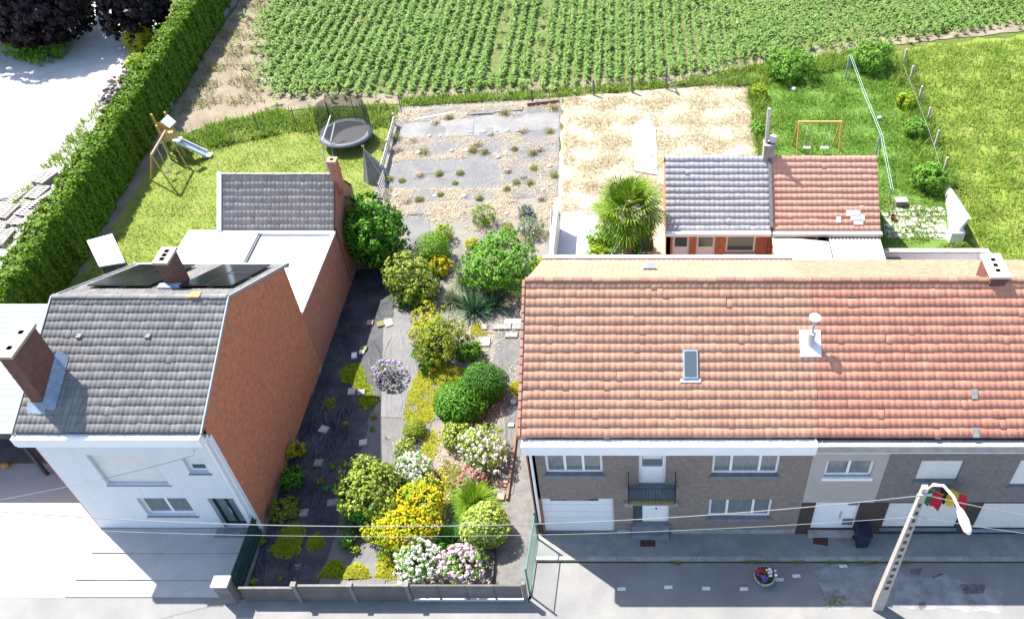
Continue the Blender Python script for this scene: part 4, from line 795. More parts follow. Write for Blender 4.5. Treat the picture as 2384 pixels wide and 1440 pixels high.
# white garden wall and path beside the parcel
gw = thing('garden_wall', (-4.0, 34, 0), 'white rendered garden wall along the parcel behind the orange roof', 'wall')
MB().extr([(-4.45, 26.4, 0), (-4.5, 36.3, 0), (-4.5, 36.3, 1.75), (-4.45, 26.4, 1.75)], (0.16, 0, 0)).build('panel', M_wpaint, gw); MB().extr([(-4.48, 26.4, 1.753), (-4.53, 36.33, 1.753), (-4.53, 36.33, 1.81), (-4.48, 26.4, 1.81)], (0.22, 0, 0)).build('coping', M_zinc, gw)
sheet('white_path', [(-4.25, 26.3), (-1.9, 26.3), (-2.3, 37.9), (-4.3, 37.8)], 0.02, plain('white_path_slab', (0.5, 0.5, 0.5), 0.06, 1.0, 0.8), 0.03)
sheet('garden_path', px((1470, 300), (1510, 262), (1525, 300), (1532, 410), (1475, 400)), 0.07, plain('pale_path', (0.30, 0.31, 0.33), 0.12, 1.5, 0.85), 0.05)
# patio slabs in the grass
sheet('patio_bed', px((2048, 480), (2190, 478), (2212, 556), (2060, 556)), 0.014, patchy('patio_grit', [(0.10, 0.13, 0.03), (0.28, 0.27, 0.2), (0.4, 0.38, 0.33)], 1.4, 9.0), 0.05)
pb = bpy.data.objects['patio_bed']; rr = random.Random(4); M_pslab = plain('cream_slab', (0.50, 0.48, 0.42), 0.12, 5, 0.85)
for i in range(6):
    for j in range(9):
        if rr.random() < 0.24: continue
        c = P(2062 + j * 16 + i * 2 + rr.gauss(0, 2), 488 + i * 12.5 + rr.gauss(0, 1.5)); MB().rbox((c.x, c.y, 0.018), rr.uniform(0.26, 0.4), rr.uniform(0.2, 0.36), 0.04, rr.gauss(0, 0.25)).build('slab', M_pslab, pb)
c = P(2095, 478); bx = thing('concrete_block', c, 'grey concrete block standing in the grass by the patio', 'block'); MB().rbox(c, 0.62, 0.42, 0.36, 0.05).build('block', M_concD, bx); MB().rbox((c.x, c.y, 0.362), 0.66, 0.46, 0.05, 0.05).build('lid', M_conc, bx)
c = P(2078, 512); tag(MB().lathe(c, [(0, 0.06), (0.12, 0.06), (0.17, 0.3), (0.14, 0.3), (0.1, 0.1)], 12).build('clay_pot', plain('brown_clay', (0.16, 0.07, 0.04), 0.2, 6)), 'brown clay pot standing on the broken patio slabs', 'pot')

# ------------------------------------------------------------------ fences, gates and walls round the parcel
M_post = plain('post_concrete', (0.16, 0.15, 0.143), 0.2, 4.0, 0.9, bump=0.3); M_panel = plain('wall_panel_concrete', (0.105, 0.097, 0.093), 0.22, 2.0, 0.9, bump=0.3)
fw = thing('concrete_wall', (-11, 14.9, 0), 'low grey concrete panel wall with posts along the front of the garden', 'wall')
xs = [-14.2 + i * 1.98 for i in range(4)]
for i, x in enumerate(xs):
    if i: MB().rbox((x, 14.9, 0), 0.13, 0.13, 1.16).build('post', M_post, fw); MB().rbox((x, 14.9, 1.163), 0.19, 0.19, 0.06).build('post_cap', M_post, fw)
tops = (0.92, 1.08, 1.10)
for i in range(3):
    t = tops[i]; x0, x1 = xs[i] + (0.07 if i else -0.02), xs[i + 1] - 0.07
    for k in range(3): MB().box(x0, x1, 14.875, 14.925, k * t / 3 + 0.003, (k + 1) * t / 3 - 0.004).build('panel', M_panel, fw)
    MB().box(x0, x1, 14.86, 14.94, t, t + 0.045).build('coping', M_post, fw)
pl = thing('concrete_pillar', (-14.75, 14.95, 0), 'square concrete pillar with pale cap at the corner of the front wall', 'pillar')
MB().rbox((-14.75, 14.95, 0), 0.5, 0.36, 1.22).build('shaft', M_concD, pl); MB().rbox((-14.75, 14.95, 1.223), 0.58, 0.44, 0.09).build('cap', plain('pale_cap', (0.42, 0.41, 0.40), 0.1, 4), pl)
gt = thing('entrance_gate', (-6.1, 14.9, 0), 'dark grey panelled gate with pale bottom rail closing the gravel drive', 'gate'); M_gate = plain('grey_gate_metal', (0.115, 0.11, 0.115), 0.2, 2.0, 0.6)
x0, x1 = xs[3] + 0.08, -4.2; nn_ = 4
for i in range(nn_):
    a, b = x0 + (x1 - x0) * i / nn_, x0 + (x1 - x0) * (i + 1) / nn_; MB().box(a + 0.03, b - 0.03, 14.885, 14.915, 0.22, 1.08).build('panel', M_gate, gt); MB().box(a - 0.02, a + 0.028, 14.87, 14.93, 0.12, 1.14).build('stile', M_panel, gt)
MB().box(x0, x1, 14.865, 14.935, 1.09, 1.13).build('top_rail', M_panel, gt); MB().box(x0, x1, 14.85, 14.95, 0.06, 0.13).build('bottom_rail', plain('pale_rail', (0.42, 0.45, 0.46), 0.1, 4, 0.6), gt)
MB().rbox((-4.12, 14.9, 0), 0.14, 0.14, 1.3).build('post', M_post, gt)
mg = thing('mesh_gate', (-3.93, 16.3, 0), 'thin green wire mesh gate standing open beside the brown brick house', 'gate'); M_green = plain('green_metal', (0.05, 0.16, 0.13), 0.15, 4, 0.5)
fr = [(-4.0, 15.1, 0.12), (-3.9, 17.35, 0.12), (-3.9, 17.35, 1.75), (-4.0, 15.1, 1.75)]
for i in range(4): MB().tube([fr[i], fr[(i + 1) % 4]], 0.026, 6).build('frame', M_green, mg)
for i in range(1, 24): t = i / 24; MB().tube([Vector(fr[0]).lerp(Vector(fr[1]), t), Vector(fr[3]).lerp(Vector(fr[2]), t)], 0.0035, 4).build('wire', M_green, mg)
for i in range(1, 9): t = i / 9; MB().tube([Vector(fr[0]).lerp(Vector(fr[3]), t), Vector(fr[1]).lerp(Vector(fr[2]), t)], 0.0035, 4).build('wire', M_green, mg)
for p in (fr[0], fr[1]): MB().tube([(p[0], p[1], 0), (p[0], p[1], 1.95)], 0.035, 8).build('post', M_green, mg)
gf = thing('plank_fence', (-14.45, 16.4, 0), 'dark green plank fence between the terrace and the front of the garden', 'fence'); M_dgreen = plain('dark_green_plank', (0.02, 0.05, 0.045), 0.25, 4, 0.7)
for i in range(16): MB().box(-14.53, -14.50, 15.15 + i * 0.155, 15.29 + i * 0.155, 0.04, 1.22).build('plank', M_dgreen, gf)
for k in (0.3, 0.95): MB().box(-14.497, -14.45, 15.12, 17.65, k, k + 0.07).build('rail', M_dgreen, gf)
# white rail fence along the back left edge of the parcel
wf = thing('rail_fence', (-15.3, 44.5, 0), 'weathered white board fence along the back left edge of the plot', 'fence'); M_wood = plain('silver_wood', (0.42, 0.40, 0.37), 0.25, 6, 0.9)
for i, (a, b) in enumerate((((-15.05, 41.2), (-15.2, 43.7)), ((-15.22, 43.8), (-15.4, 46.6)))):
    for k in range(2): MB().extr([(a[0], a[1], 0.22 + k * 0.26), (b[0], b[1], 0.22 + k * 0.26), (b[0], b[1], 0.42 + k * 0.26), (a[0], a[1], 0.42 + k * 0.26)], (0.045, 0, 0)).build('board', M_wood, wf)
for (x, y) in ((-15.0, 41.1), (-15.2, 43.75), (-15.42, 46.7)): MB().rbox((x, y, 0), 0.09, 0.09, 0.85).build('post', M_wood, wf)
tl = thing('trellis', P(897, 440), 'small wooden lattice trellis behind the big dark green shrub', 'trellis'); q = P(893, 446)
for i in range(7): MB().box(q.x - 0.02, q.x + 0.02, q.y - 0.6 + i * 0.2, q.y - 0.57 + i * 0.2, 0.0, 1.0).build('slat', M_wood, tl)
for k in range(5): MB().box(q.x + 0.021, q.x + 0.045, q.y - 0.65, q.y + 0.68, 0.08 + k * 0.21, 0.11 + k * 0.21).build('slat', M_wood, tl)
# grey pointed frame wrapped in netting by the outbuilding
q = P(868, 432); tp = thing('netting_tent', q, 'grey pointed tent of garden netting right of the outbuilding chimney', 'tent'); ap = Vector((q.x - 0.15, q.y + 0.5, 2.2))
M_net = plain('grey_netting', (0.17, 0.18, 0.17), 0.3, 8, 0.9)
ring = [Vector((q.x + 0.75 * math.cos(t), q.y + 0.9 + 0.9 * math.sin(t), 0.0)) for t in [2 * math.pi * i / 10 for i in range(10)]]
m = MB(); m.v = [tuple(ap)] + [tuple(r) for r in ring]; m.f = [(0, 1 + i, 1 + (i + 1) % 10) for i in range(10)]; m.build('netting', M_net, tp)
for r in ring[::3]: MB().tube([r, ap + (ap - r).normalized() * 0.2], 0.018, 5).build('pole', M_wood, tp)
# wooden edging and black edging along the gravel drive
ed = thing('wood_edging', P(1200, 1000), 'long brown timber edging board beside the gravel drive', 'edging'); pts = [(1221, 755), (1217, 880), (1208, 960), (1196, 1060), (1181, 1165)]; M_edge = plain('brown_edging_wood', (0.17, 0.105, 0.07), 0.25, 5, 0.85)
for (a, b) in zip(pts, pts[1:]):
    A, B_ = P(*a), P(*b); w_ = Vector((0.045, 0, 0)); MB().extr([A - w_, A + w_, B_ + w_, B_ - w_], (0, 0, 0.16)).build('board', M_edge, ed)
ed2 = thing('black_edging', P(1150, 1300), 'black edging strip at the front end of the gravel drive', 'edging'); A, B_ = P(1153, 1278), P(1146, 1372); w_ = Vector((0.03, 0, 0)); MB().extr([A - w_, A + w_, B_ + w_, B_ - w_], (0, 0, 0.2)).build('strip', M_black, ed2); MB().rbox((A.x, A.y, 0), 0.09, 0.09, 0.34).build('stake', M_edge, ed2)
A = P(1162, 1245); st = tag(MB().extr([A, A + Vector((0.05, 0, 0)), P(1148, 1275) + Vector((0.05, 0, 0)), P(1148, 1275)], (0, 0, 0.3)).build('white_board', M_pvc), 'short white board leaning under the pale variegated shrub', 'board')
# concrete edging beside the stone bed at the right edge
e3 = thing('stone_bed_edging', P(1285, 545), 'pair of pale concrete edging strips along the stony bed at the right edge', 'edging')
for xa_, xb_ in ((1283, 1280), (1301, 1297)):
    for k in range(5):
        t0, t1 = k / 5, (k + 0.96) / 5; A = P(xa_ + (xb_ - xa_) * t0, 494 + 106 * t0); B_ = P(xa_ + (xb_ - xa_) * t1, 494 + 106 * t1); w_ = Vector((0.035, 0, 0)); MB().extr([A - w_, A + w_, B_ + w_, B_ - w_], (0, 0, 0.14)).build('edging_slab', M_conc, e3)
# boards and beams along the back edge
for i, (a, b, hh, mt, lb) in enumerate((((1228, 246), (1302, 238), 0.22, M_edge, 'dark old beam lying at the back right corner of the plot'), ((1088, 268), (1150, 264), 0.1, M_concD, 'short dark board lying near the back edge, left of the others'), ((1150, 262), (1216, 257), 0.1, M_concD, 'dark board lying near the back edge, right of the shorter board'), ((965, 280), (1060, 262), 0.06, M_wood, 'pale plank lying slanted near the back left corner'))):
    A, B_ = P(*a), P(*b); w_ = Vector((0, 0.09, 0)); tag(MB().extr([A - w_, B_ - w_, B_ + w_, A + w_], (0, 0, hh)).build('old_beam', mt), lb, 'beam')
tag(MB().tube([P(935, 500), P(990, 502), P(1012, 501)], 0.03, 6).build('rod', M_black), 'thin dark rod lying across the dusty ground behind the clipped shrubs', 'rod')

# ------------------------------------------------------------------ slabs and stones lying about the garden
M_sl = [plain('slab_grey', (0.20, 0.195, 0.185), 0.25, 7, 0.9, bump=0.4), plain('slab_pale', (0.36, 0.35, 0.33), 0.18, 7, 0.9, bump=0.4), plain('slab_red', (0.30, 0.20, 0.16), 0.2, 7, 0.9, bump=0.4), plain('slab_white', (0.66, 0.65, 0.63), 0.1, 7, 0.8), plain('slab_mossy', (0.14, 0.15, 0.05), 0.3, 7, 0.95, bump=0.5)]
slabs = [(846, 1031, 19, 14, 1, 0.2, 'pale slab near the shadow edge of the brick wall, left of the dry tuft'), (754, 1000, 20, 15, 1, -0.3, 'pale slab lying on the creased black membrane beside the wall'), (819, 912, 17, 15, 1, 0.1, 'pale square slab touching the yellow sedum hexagon patch'), (842, 914, 17, 14, 0, 0.1, 'dark square slab between the pale slab and the yellow sedum'), (742, 1078, 20, 16, 0, 0.0, 'grey slab half grown over in the deep shade'), (708, 1194, 20, 16, 0, 0.05, 'grey slab with weeds near the overhead cable in the shade'), (905, 753, 17, 17, 3, 0.5, 'bright white slab lying on the sunlit grey membrane'), (887, 755, 18, 14, 4, 0.4, 'mossy green slab beside the bright white slab'), (862, 752, 15, 12, 2, 0.1, 'small pinkish stone slab on the membrane seam'), (847, 812, 16, 11, 4, 0.0, 'small mossy square slab on the membrane seam'), (843, 820, 12, 8, 3, 0.0, 'small white slab under the mossy square slab'), (737, 864, 20, 12, 2, 0.1, 'pinkish slab at the foot of the brick wall'), (1197, 750, 46, 11, 3, 0.02, 'long white slab beside the end of the orange roof'), (1170, 762, 42, 14, 0, 0.02, 'long grey step slab, left one under the white slab'), (1205, 762, 26, 14, 0, 0.02, 'shorter grey step slab next to the orange roof'), (1191, 781, 30, 13, 0, 0.0, 'separate small grey slab below the grey step slabs'), (1218, 730, 14, 16, 3, 0.0, 'white block half hidden by the orange roof edge'), (1128, 762, 14, 15, 0, 0.15, 'grey slab leaning beside the yellow sedum on the right'), (1130, 797, 22, 22, 1, 0.05, 'square pale slab behind the dark glossy shrub'), (1196, 936, 15, 13, 0, 0.0, 'grey slab in the shade of the clipped dark ball'), (1190, 990, 15, 9, 1, 0.0, 'small pale slab near the brown edging board'), (1173, 1127, 18, 13, 2, 0.0, 'reddish slab beside the brown edging board'), (1166, 1157, 18, 14, 2, 0.0, 'second reddish slab, nearer the variegated shrub'), (775, 1170, 26, 14, 0, 0.2, 'grey slab at the left foot of the large olive green shrub'), (825, 828, 12, 13, 3, 0.2, 'rounded white stone block on the shadow line of the wall')]
for (x, y, w_, d_, mi, rz, lb) in slabs:
    c = P(x, y, 0.03); k = MPP(c); tag(MB().rbox((c.x, c.y, 0.012), w_ * k, d_ * k * 1.25, 0.10, rz, 0.0, 0.06).build('stone_slab', M_sl[mi]), lb, 'slab', 'slabs lying in the garden')
# driftwood-like root beside the yucca
c = P(1176, 709, 0.12); rt = thing('root_stump', (c.x, c.y, 0.02), 'bleached knobbly root stump beside the dark spiky yucca', 'stump'); q = random.Random(3); M_root = plain('bleached_root', (0.42, 0.36, 0.27), 0.3, 12, 0.9, bump=0.8)
balls('stump', [(c.x, c.y, 0.18)], [0.22], M_root, rt, 3, 0.8, 0.12)
for i in range(7): a = q.uniform(0, 6.3); MB().tube([(c.x, c.y, 0.2), (c.x + 0.22 * math.cos(a), c.y + 0.2 * math.sin(a), 0.2 + q.uniform(-0.12, 0.12)), (c.x + 0.38 * math.cos(a + 0.4), c.y + 0.3 * math.sin(a + 0.4), 0.12 + q.uniform(-0.08, 0.15))], [0.09, 0.06, 0.02], 6).build('root', M_root, rt)
rs = np.random.default_rng(21)
stones = [(1052, 352), (1086, 351), (1127, 307), (1094, 309), (1155, 306), (1181, 305), (1000, 318), (1025, 316), (975, 357), (1280, 388), (1265, 443), (1217, 535), (1160, 368), (1013, 457), (1080, 457), (922, 457), (1180, 497), (1240, 545)]
for i, (x, y) in enumerate(stones):
    c = P(x, y); r = rs.uniform(0.1, 0.16); tag(balls('white_stone', [(c.x, c.y, r * 0.4)], [r], M_sl[3] if i % 3 else M_sl[1], None, 40 + i, 0.55, 0.1), 'fist-sized pale stone lying on the dusty membrane at the back of the plot', 'stone', 'pale stones at the back of the plot')

# ------------------------------------------------------------------ trampoline, play frame, posts, lawn things
c = P(812, 333); tr_ = thing('trampoline', c, 'round black trampoline with safety net on the left lawn', 'trampoline'); R_ = 1.5; hz = 0.75; n = 28
M_mat_ = plain('black_mat', (0.022, 0.023, 0.026), 0.15, 4, 0.6); M_pad = plain('blue_grey_pad', (0.10, 0.11, 0.13), 0.2, 3, 0.6)
ang = [2 * math.pi * i / n for i in range(n)]
MB().quad(*[(c.x + (R_ - 0.2) * math.cos(t), c.y + (R_ - 0.2) * math.sin(t), hz) for t in ang]).build('mat', M_mat_, tr_)
m = MB()
for t in ang: m.v += [(c.x + (R_ - 0.22) * math.cos(t), c.y + (R_ - 0.22) * math.sin(t), hz + 0.02), (c.x + (R_ + 0.05) * math.cos(t), c.y + (R_ + 0.05) * math.sin(t), hz + 0.05), (c.x + (R_ + 0.08) * math.cos(t), c.y + (R_ + 0.08) * math.sin(t), hz - 0.1)]
for i in range(n): j = (i + 1) % n; m.f += [(3 * i, 3 * i + 1, 3 * j + 1, 3 * j), (3 * i + 1, 3 * i + 2, 3 * j + 2, 3 * j + 1)]
m.build('safety_pad', M_pad, tr_, True); MB().tube([(c.x + R_ * math.cos(t), c.y + R_ * math.sin(t), hz - 0.05) for t in ang + [0]], 0.03, 6).build('frame', M_black, tr_)
b = NB('net_mesh'); ch_ = b.n.new('ShaderNodeTexChecker'); ch_.inputs['Scale'].default_value = 45.0; b.l.new(b.pos(), ch_.inputs['Vector']); b.m.node_tree.nodes['Principled BSDF'].inputs['Alpha'].default_value = 0.62; M_nm = b.done((0.04, 0.045, 0.045), 0.8, 0.1)
m = MB()
for t in ang + [0.0]: m.v += [(c.x + R_ * math.cos(t), c.y + R_ * math.sin(t), hz + 0.04), (c.x + R_ * 0.98 * math.cos(t), c.y + R_ * 0.98 * math.sin(t), hz + 1.75)]
for i in range(n): 
    if not (math.radians(190) < ang[i] < math.radians(345)): m.f.append((2 * i, 2 * i + 2, 2 * i + 3, 2 * i + 1))
m.build('safety_net', M_nm, tr_)
for k in range(6):
    t = 2 * math.pi * k / 6 + 0.35; x, y = c.x + R_ * math.cos(t), c.y + R_ * math.sin(t); MB().tube([(x, y, 0), (x, y, hz)], 0.025, 6).build('leg', M_black, tr_)
    if math.sin(t) > -0.4: MB().tube([(x, y, hz), (x, y, hz + 1.6)], 0.022, 6).build('net_pole', M_black, tr_)
x, y = c.x - 0.55, c.y - 1.55; MB().tube([(x, y, 0), (x + 0.05, y + 0.2, 1.0), (x + 0.25, y + 1.0, 1.7)], 0.04, 6).build('ladder_rail', M_zinc, tr_)

M_pine = plain('yellow_pine', (0.42, 0.30, 0.10), 0.2, 6, 0.8); M_log = plain('brown_beam', (0.25, 0.18, 0.13), 0.2, 5, 0.85)
ps = thing('play_frame', P(395, 400), 'wooden play tower with swing beam, grey roof and white slide by the hedge', 'play frame')
A, B_ = P(352, 362, 2.2), P(386, 304, 2.2); MB().tube([A, B_], 0.075, 8).build('swing_beam', M_log, ps)
for p0, feet in ((A, ((352, 420), (402, 436))), (B_, ((372, 345), (440, 395)))):
    for f in feet: MB().tube([p0, P(*f)], 0.045, 6).build('leg', M_pine, ps)
tw = [(400, 372), (432, 366), (418, 340), (388, 345)]
for f in tw: q = P(*f); MB().box(q.x - 0.05, q.x + 0.05, q.y - 0.05, q.y + 0.05, 0, 2.35).build('tower_post', M_pine, ps)
q4 = [P(*f) for f in tw]; MB().extr([(q.x, q.y, 1.2) for q in q4], (0, 0, 0.06)).build('platform', M_pine, ps)
for i in range(4):
    a, b2 = q4[i], q4[(i + 1) % 4]
    for k in range(5): aa, bb = a.lerp(b2, (k + 0.1) / 5), a.lerp(b2, (k + 0.9) / 5); MB().extr([(aa.x, aa.y, 1.26), (bb.x, bb.y, 1.26), (bb.x, bb.y, 1.75), (aa.x, aa.y, 1.75)], (0.02, 0.02, 0)).build('rail_board', M_pine, ps)
cc = sum(q4, Vector()) / 4; MB().extr([P(374, 285, 2.7), P(395, 300, 2.4), P(411, 285, 2.5), P(391, 268, 2.8)], (0, 0, 0.05)).build('roof', plain('grey_tarpaulin', (0.28, 0.33, 0.38), 0.1, 3, 0.6), ps)
a, b2 = P(412, 328, 1.25), P(483, 361, 0.12); d = (b2 - a); sd_ = Vector((-d.y, d.x, 0)).normalized() * 0.22
sl_ = MB().extr([a - sd_, b2 - sd_, b2 + sd_, a + sd_], (0, 0, 0.04)).build('slide', M_lead, ps)
for s_ in (-1, 1): MB().extr([a + sd_ * s_, b2 + sd_ * s_, b2 + sd_ * s_ * 1.25, a + sd_ * s_ * 1.25], (0, 0, 0.18)).build('slide_edge', plain('pale_blue_plastic', (0.5, 0.57, 0.62), 0.05), sl_)
q = a.lerp(b2, 0.03); MB().rbox((q.x, q.y, 1.3), 0.5, 0.4, 0.09).build('slide_top', M_pvc, sl_); q = b2; MB().rbox((q.x, q.y, 0.08), 0.5, 0.4, 0.09).build('slide_foot', M_pvc, sl_)
for t in (0.35, 0.65):
    q = A.lerp(B_, t); MB().tube([q, q - Vector((0, 0, 1.7))], 0.012, 4).build('rope', M_pvc, ps); MB().rbox((q.x, q.y, q.z - 1.72), 0.36, 0.16, 0.03, 1.0).build('swing_seat', M_black, ps)
# right lawn: swing frame
sw = thing('swing_frame', P(1905, 358), 'orange wooden swing frame standing on the bright right lawn', 'swing'); Y0 = P(1905, 358).y; xl, xr = 9.25, 11.72; zt = 2.2; M_opine = plain('orange_pine', (0.45, 0.26, 0.09), 0.2, 6, 0.8)
MB().tube([(xl - 0.05, Y0, zt), (xr + 0.05, Y0, zt)], 0.07, 8).build('beam', M_pine, sw)
for xx in (xl, xr):
    for dy in (-0.9, 0.9): MB().tube([(xx, Y0 + dy * 0.08, zt), (xx, Y0 + dy, 0)], 0.045, 6).build('leg', M_opine, sw)
for xx in (xl + 0.7, xr - 0.7):
    for d_ in (-0.18, 0.18): MB().tube([(xx + d_, Y0, zt), (xx + d_, Y0, 0.45)], 0.01, 4).build('rope', M_pvc, sw)
    MB().rbox((xx, Y0, 0.42), 0.44, 0.18, 0.04).build('seat', M_pvc, sw)
# clothes line
cl = thing('clothes_line', P(2000, 270), 'washing line on grey posts along the right side of the lawn', 'washing line'); A, B_ = P(1967, 184), P(2035, 372); C_ = P(2070, 462); M_gp = plain('grey_post', (0.24, 0.27, 0.28), 0.15, 5, 0.7)
for q in (A, B_): MB().tube([q, q + Vector((0.05, 0, 1.75))], 0.055, 8).build('post', M_gp, cl); MB().tube([q + Vector((0.05, 0, 1.7)), q + Vector((0.35, 0.1, 0.0))], 0.03, 6).build('brace', M_gp, cl)
for dx in (0.0, 0.12): 
    a, b2 = A + Vector((0.05 + dx, 0, 1.72)), B_ + Vector((0.05 + dx, 0, 1.72)); MB().tube([a, a.lerp(b2, 0.5) - Vector((0, 0, 0.1)), b2, C_ + Vector((dx, 0, 0.6))], 0.012, 4).build('line', plain('green_line', (0.35, 0.5, 0.42), 0.1), cl)
MB().tube([C_, C_ + Vector((0, 0, 0.7))], 0.04, 6).build('post', M_gp, cl)
# posts: field fence behind the plots
for i, (x, y, hh) in enumerate(((1383, 222, 1.1), (1472, 216, 1.15), (1551, 207, 1.6), (1240, 238, 0.9))):
    q = P(x, y); f = thing('fence_post', q, ['weathered post, leftmost of three behind the dry plot', 'weathered post, middle one of three behind the dry plot', 'tall dark post with a brace, rightmost behind the dry plot', 'short post at the back right corner of the garden plot'][i], 'post', 'posts along the field edge'); MB().rbox(q, 0.13, 0.13, hh).build('shaft', M_concD, f); MB().rbox((q.x, q.y, hh), 0.11, 0.11, 0.04, 0, 0, 0.5).build('top', M_concD, f)
    if i == 2: MB().tube([q + Vector((0, 0, 1.1)), q + Vector((0.85, -0.9, 0.02))], 0.045, 6).build('brace', M_concD, f)
wr = thing('wire_fence', P(1430, 218), 'thin wire fence on posts between the dry plot and the maize', 'fence')
for hh in (0.35, 0.7, 1.0): MB().tube([P(1240, 238, hh), P(1383, 222, hh), P(1472, 216, hh), P(1551, 207, hh), P(1760, 172, hh)], 0.006, 4).build('wire', M_zinc, wr)
for i, (x, y) in enumerate(((602, 302), (690, 292), (770, 280), (850, 272), (935, 262))):
    q = P(x, y); f = thing('fence_post', q, 'thin dark stake %s between the left lawn and the maize' % ['leftmost', 'second from left', 'third from left', 'fourth from left', 'at the garden corner'][i], 'post', 'stakes between the left lawn and the field'); MB().tube([q, q + Vector((0.02, 0, 1.25))], 0.03, 6).build('shaft', M_concD, f); MB().lathe(q + Vector((0.02, 0, 1.25)), [(0.03, 0), (0.035, 0.02), (0.0, 0.05)], 6).build('top', M_concD, f)
for i, (x, y) in enumerate(((2103, 150), (2118, 190), (2138, 238), (2157, 288), (2176, 342), (2195, 405))):
    q = P(x, y); f = thing('fence_post', q, 'grey wooden post of the meadow fence, %s counted from the field' % ['first', 'second', 'third', 'fourth', 'fifth', 'sixth'][i], 'post', 'posts of the meadow fence'); MB().rbox(q, 0.11, 0.11, 1.15).build('shaft', M_wood, f); MB().rbox((q.x, q.y, 1.15), 0.1, 0.1, 0.03, 0, 0, 0.5).build('top', M_wood, f)
wr = thing('wire_fence', P(2140, 240), 'sagging wire fence on grey posts beside the meadow', 'fence')
for hh in (0.4, 0.75, 1.05): MB().tube([P(x, y, hh) for x, y in ((2103, 150), (2118, 190), (2138, 238), (2157, 288), (2176, 342), (2195, 405))], 0.006, 4).build('wire', M_zinc, wr)
# bits on the right lawn
for x, y, cn, cc, lb, nm, ct in ((1826, 183, 'pink_plastic', (0.5, 0.08, 0.1), 'small red toy on the lawn under the dark shrub', 'toy', 'toy'), (1848, 212, 'white_toy', (0.7, 0.7, 0.7), 'white ball on the right lawn near the dry plot', 'ball', 'ball'), (2047, 279, 'white_toy2', (0.68, 0.68, 0.68), 'white ball on the right lawn near the washing line', 'ball', 'ball')):
    q = P(x, y); tag(balls(nm, [(q.x, q.y, 0.14)], [0.15], plain(cn, cc, 0.08, 6, 0.5), None, 7, 1.0, 0.01), lb, ct)
# concrete kerb beside the hedge
hk = thing('concrete_edging', P(430, 200), 'long grey concrete edging running along the foot of the tall hedge', 'edging')
kp = [(548, 0), (505, 60), (462, 130), (425, 195), (398, 245), (378, 285)]
for a, b2 in zip(kp, kp[1:]):
    A, B_ = P(*a), P(*b2); w_ = Vector((0.17, 0, 0)); MB().extr([A - w_, A + w_, B_ + w_, B_.lerp(A, 0.02) - w_], (0, 0, 0.3)).build('edging_slab', plain('blue_grey_concrete', (0.16, 0.155, 0.165), 0.2, 2, 0.9), hk)
# log pile, pallets on the gravel yard
lp = thing('log_pile', P(280, 235), 'heap of split grey logs between the gravel yard and the hedge', 'log pile'); q = random.Random(8); M_logs = [plain('log_a', (0.26, 0.22, 0.2), 0.3, 9, 0.9), plain('log_b', (0.38, 0.33, 0.29), 0.3, 9, 0.9), plain('log_c', (0.14, 0.12, 0.115), 0.3, 9, 0.9)]
for i in range(150):
    t = q.random(); c = P(308 - t * 62 + q.gauss(0, 7), 178 + t * 92 + q.gauss(0, 5), 0.0); zz = 0.1 + abs(q.gauss(0, 0.35)); a = q.uniform(0, 3.14); L_ = q.uniform(0.3, 0.6); d = Vector((math.cos(a), math.sin(a), q.gauss(0, 0.25))) * L_ / 2; cc = Vector((c.x, c.y, min(zz, 0.95))); MB().tube([cc - d, cc + d], q.uniform(0.07, 0.13), 6).build('log', M_logs[i % 3], lp)
q = random.Random(12); M_pal = plain('pale_pallet_wood', (0.33, 0.30, 0.28), 0.15, 6, 0.9)
for i in range(22):
    x, y = [(150, 425), (92, 455), (75, 500), (35, 460), (50, 515), (100, 545), (0, 530), (70, 548), (40, 632), (130, 445), (118, 468), (108, 490), (60, 480), (20, 500), (85, 520), (40, 540), (10, 560), (60, 580), (25, 605), (5, 640), (112, 425), (0, 480)][i]
    c = P(x, y); rz = 1.35 + q.gauss(0, 0.12); lv = 1 + i % 3
    for k in range(lv):
        pl_ = thing('pallet', (c.x, c.y, 0.16 * k), 'pale wooden pallet lying among the pallets beside the gravel yard hedge', 'pallet', 'pallets beside the hedge'); Mx = Matrix.Translation((c.x, c.y, 0.16 * k)) @ Matrix.Rotation(rz, 4, 'Z')
        def pbox(nm, x0, x1, y0, y1, z0, z1): MB().hexa([Mx @ Vector(v) for v in ((x0, y0, z0), (x1, y0, z0), (x1, y1, z0), (x0, y1, z0), (x0, y0, z1), (x1, y0, z1), (x1, y1, z1), (x0, y1, z1))]).build(nm, M_pal, pl_)
        for j in range(3): pbox('bearer', -0.6, 0.6, -0.38 + j * 0.34, -0.28 + j * 0.34, 0.01, 0.12)
        if k == lv - 1:
            for j in range(7): pbox('slat', -0.6 + j * 0.18, -0.49 + j * 0.18, -0.4, 0.42, 0.122, 0.142)
        else: pbox('slat', -0.6, 0.6, -0.4, 0.42, 0.122, 0.142)

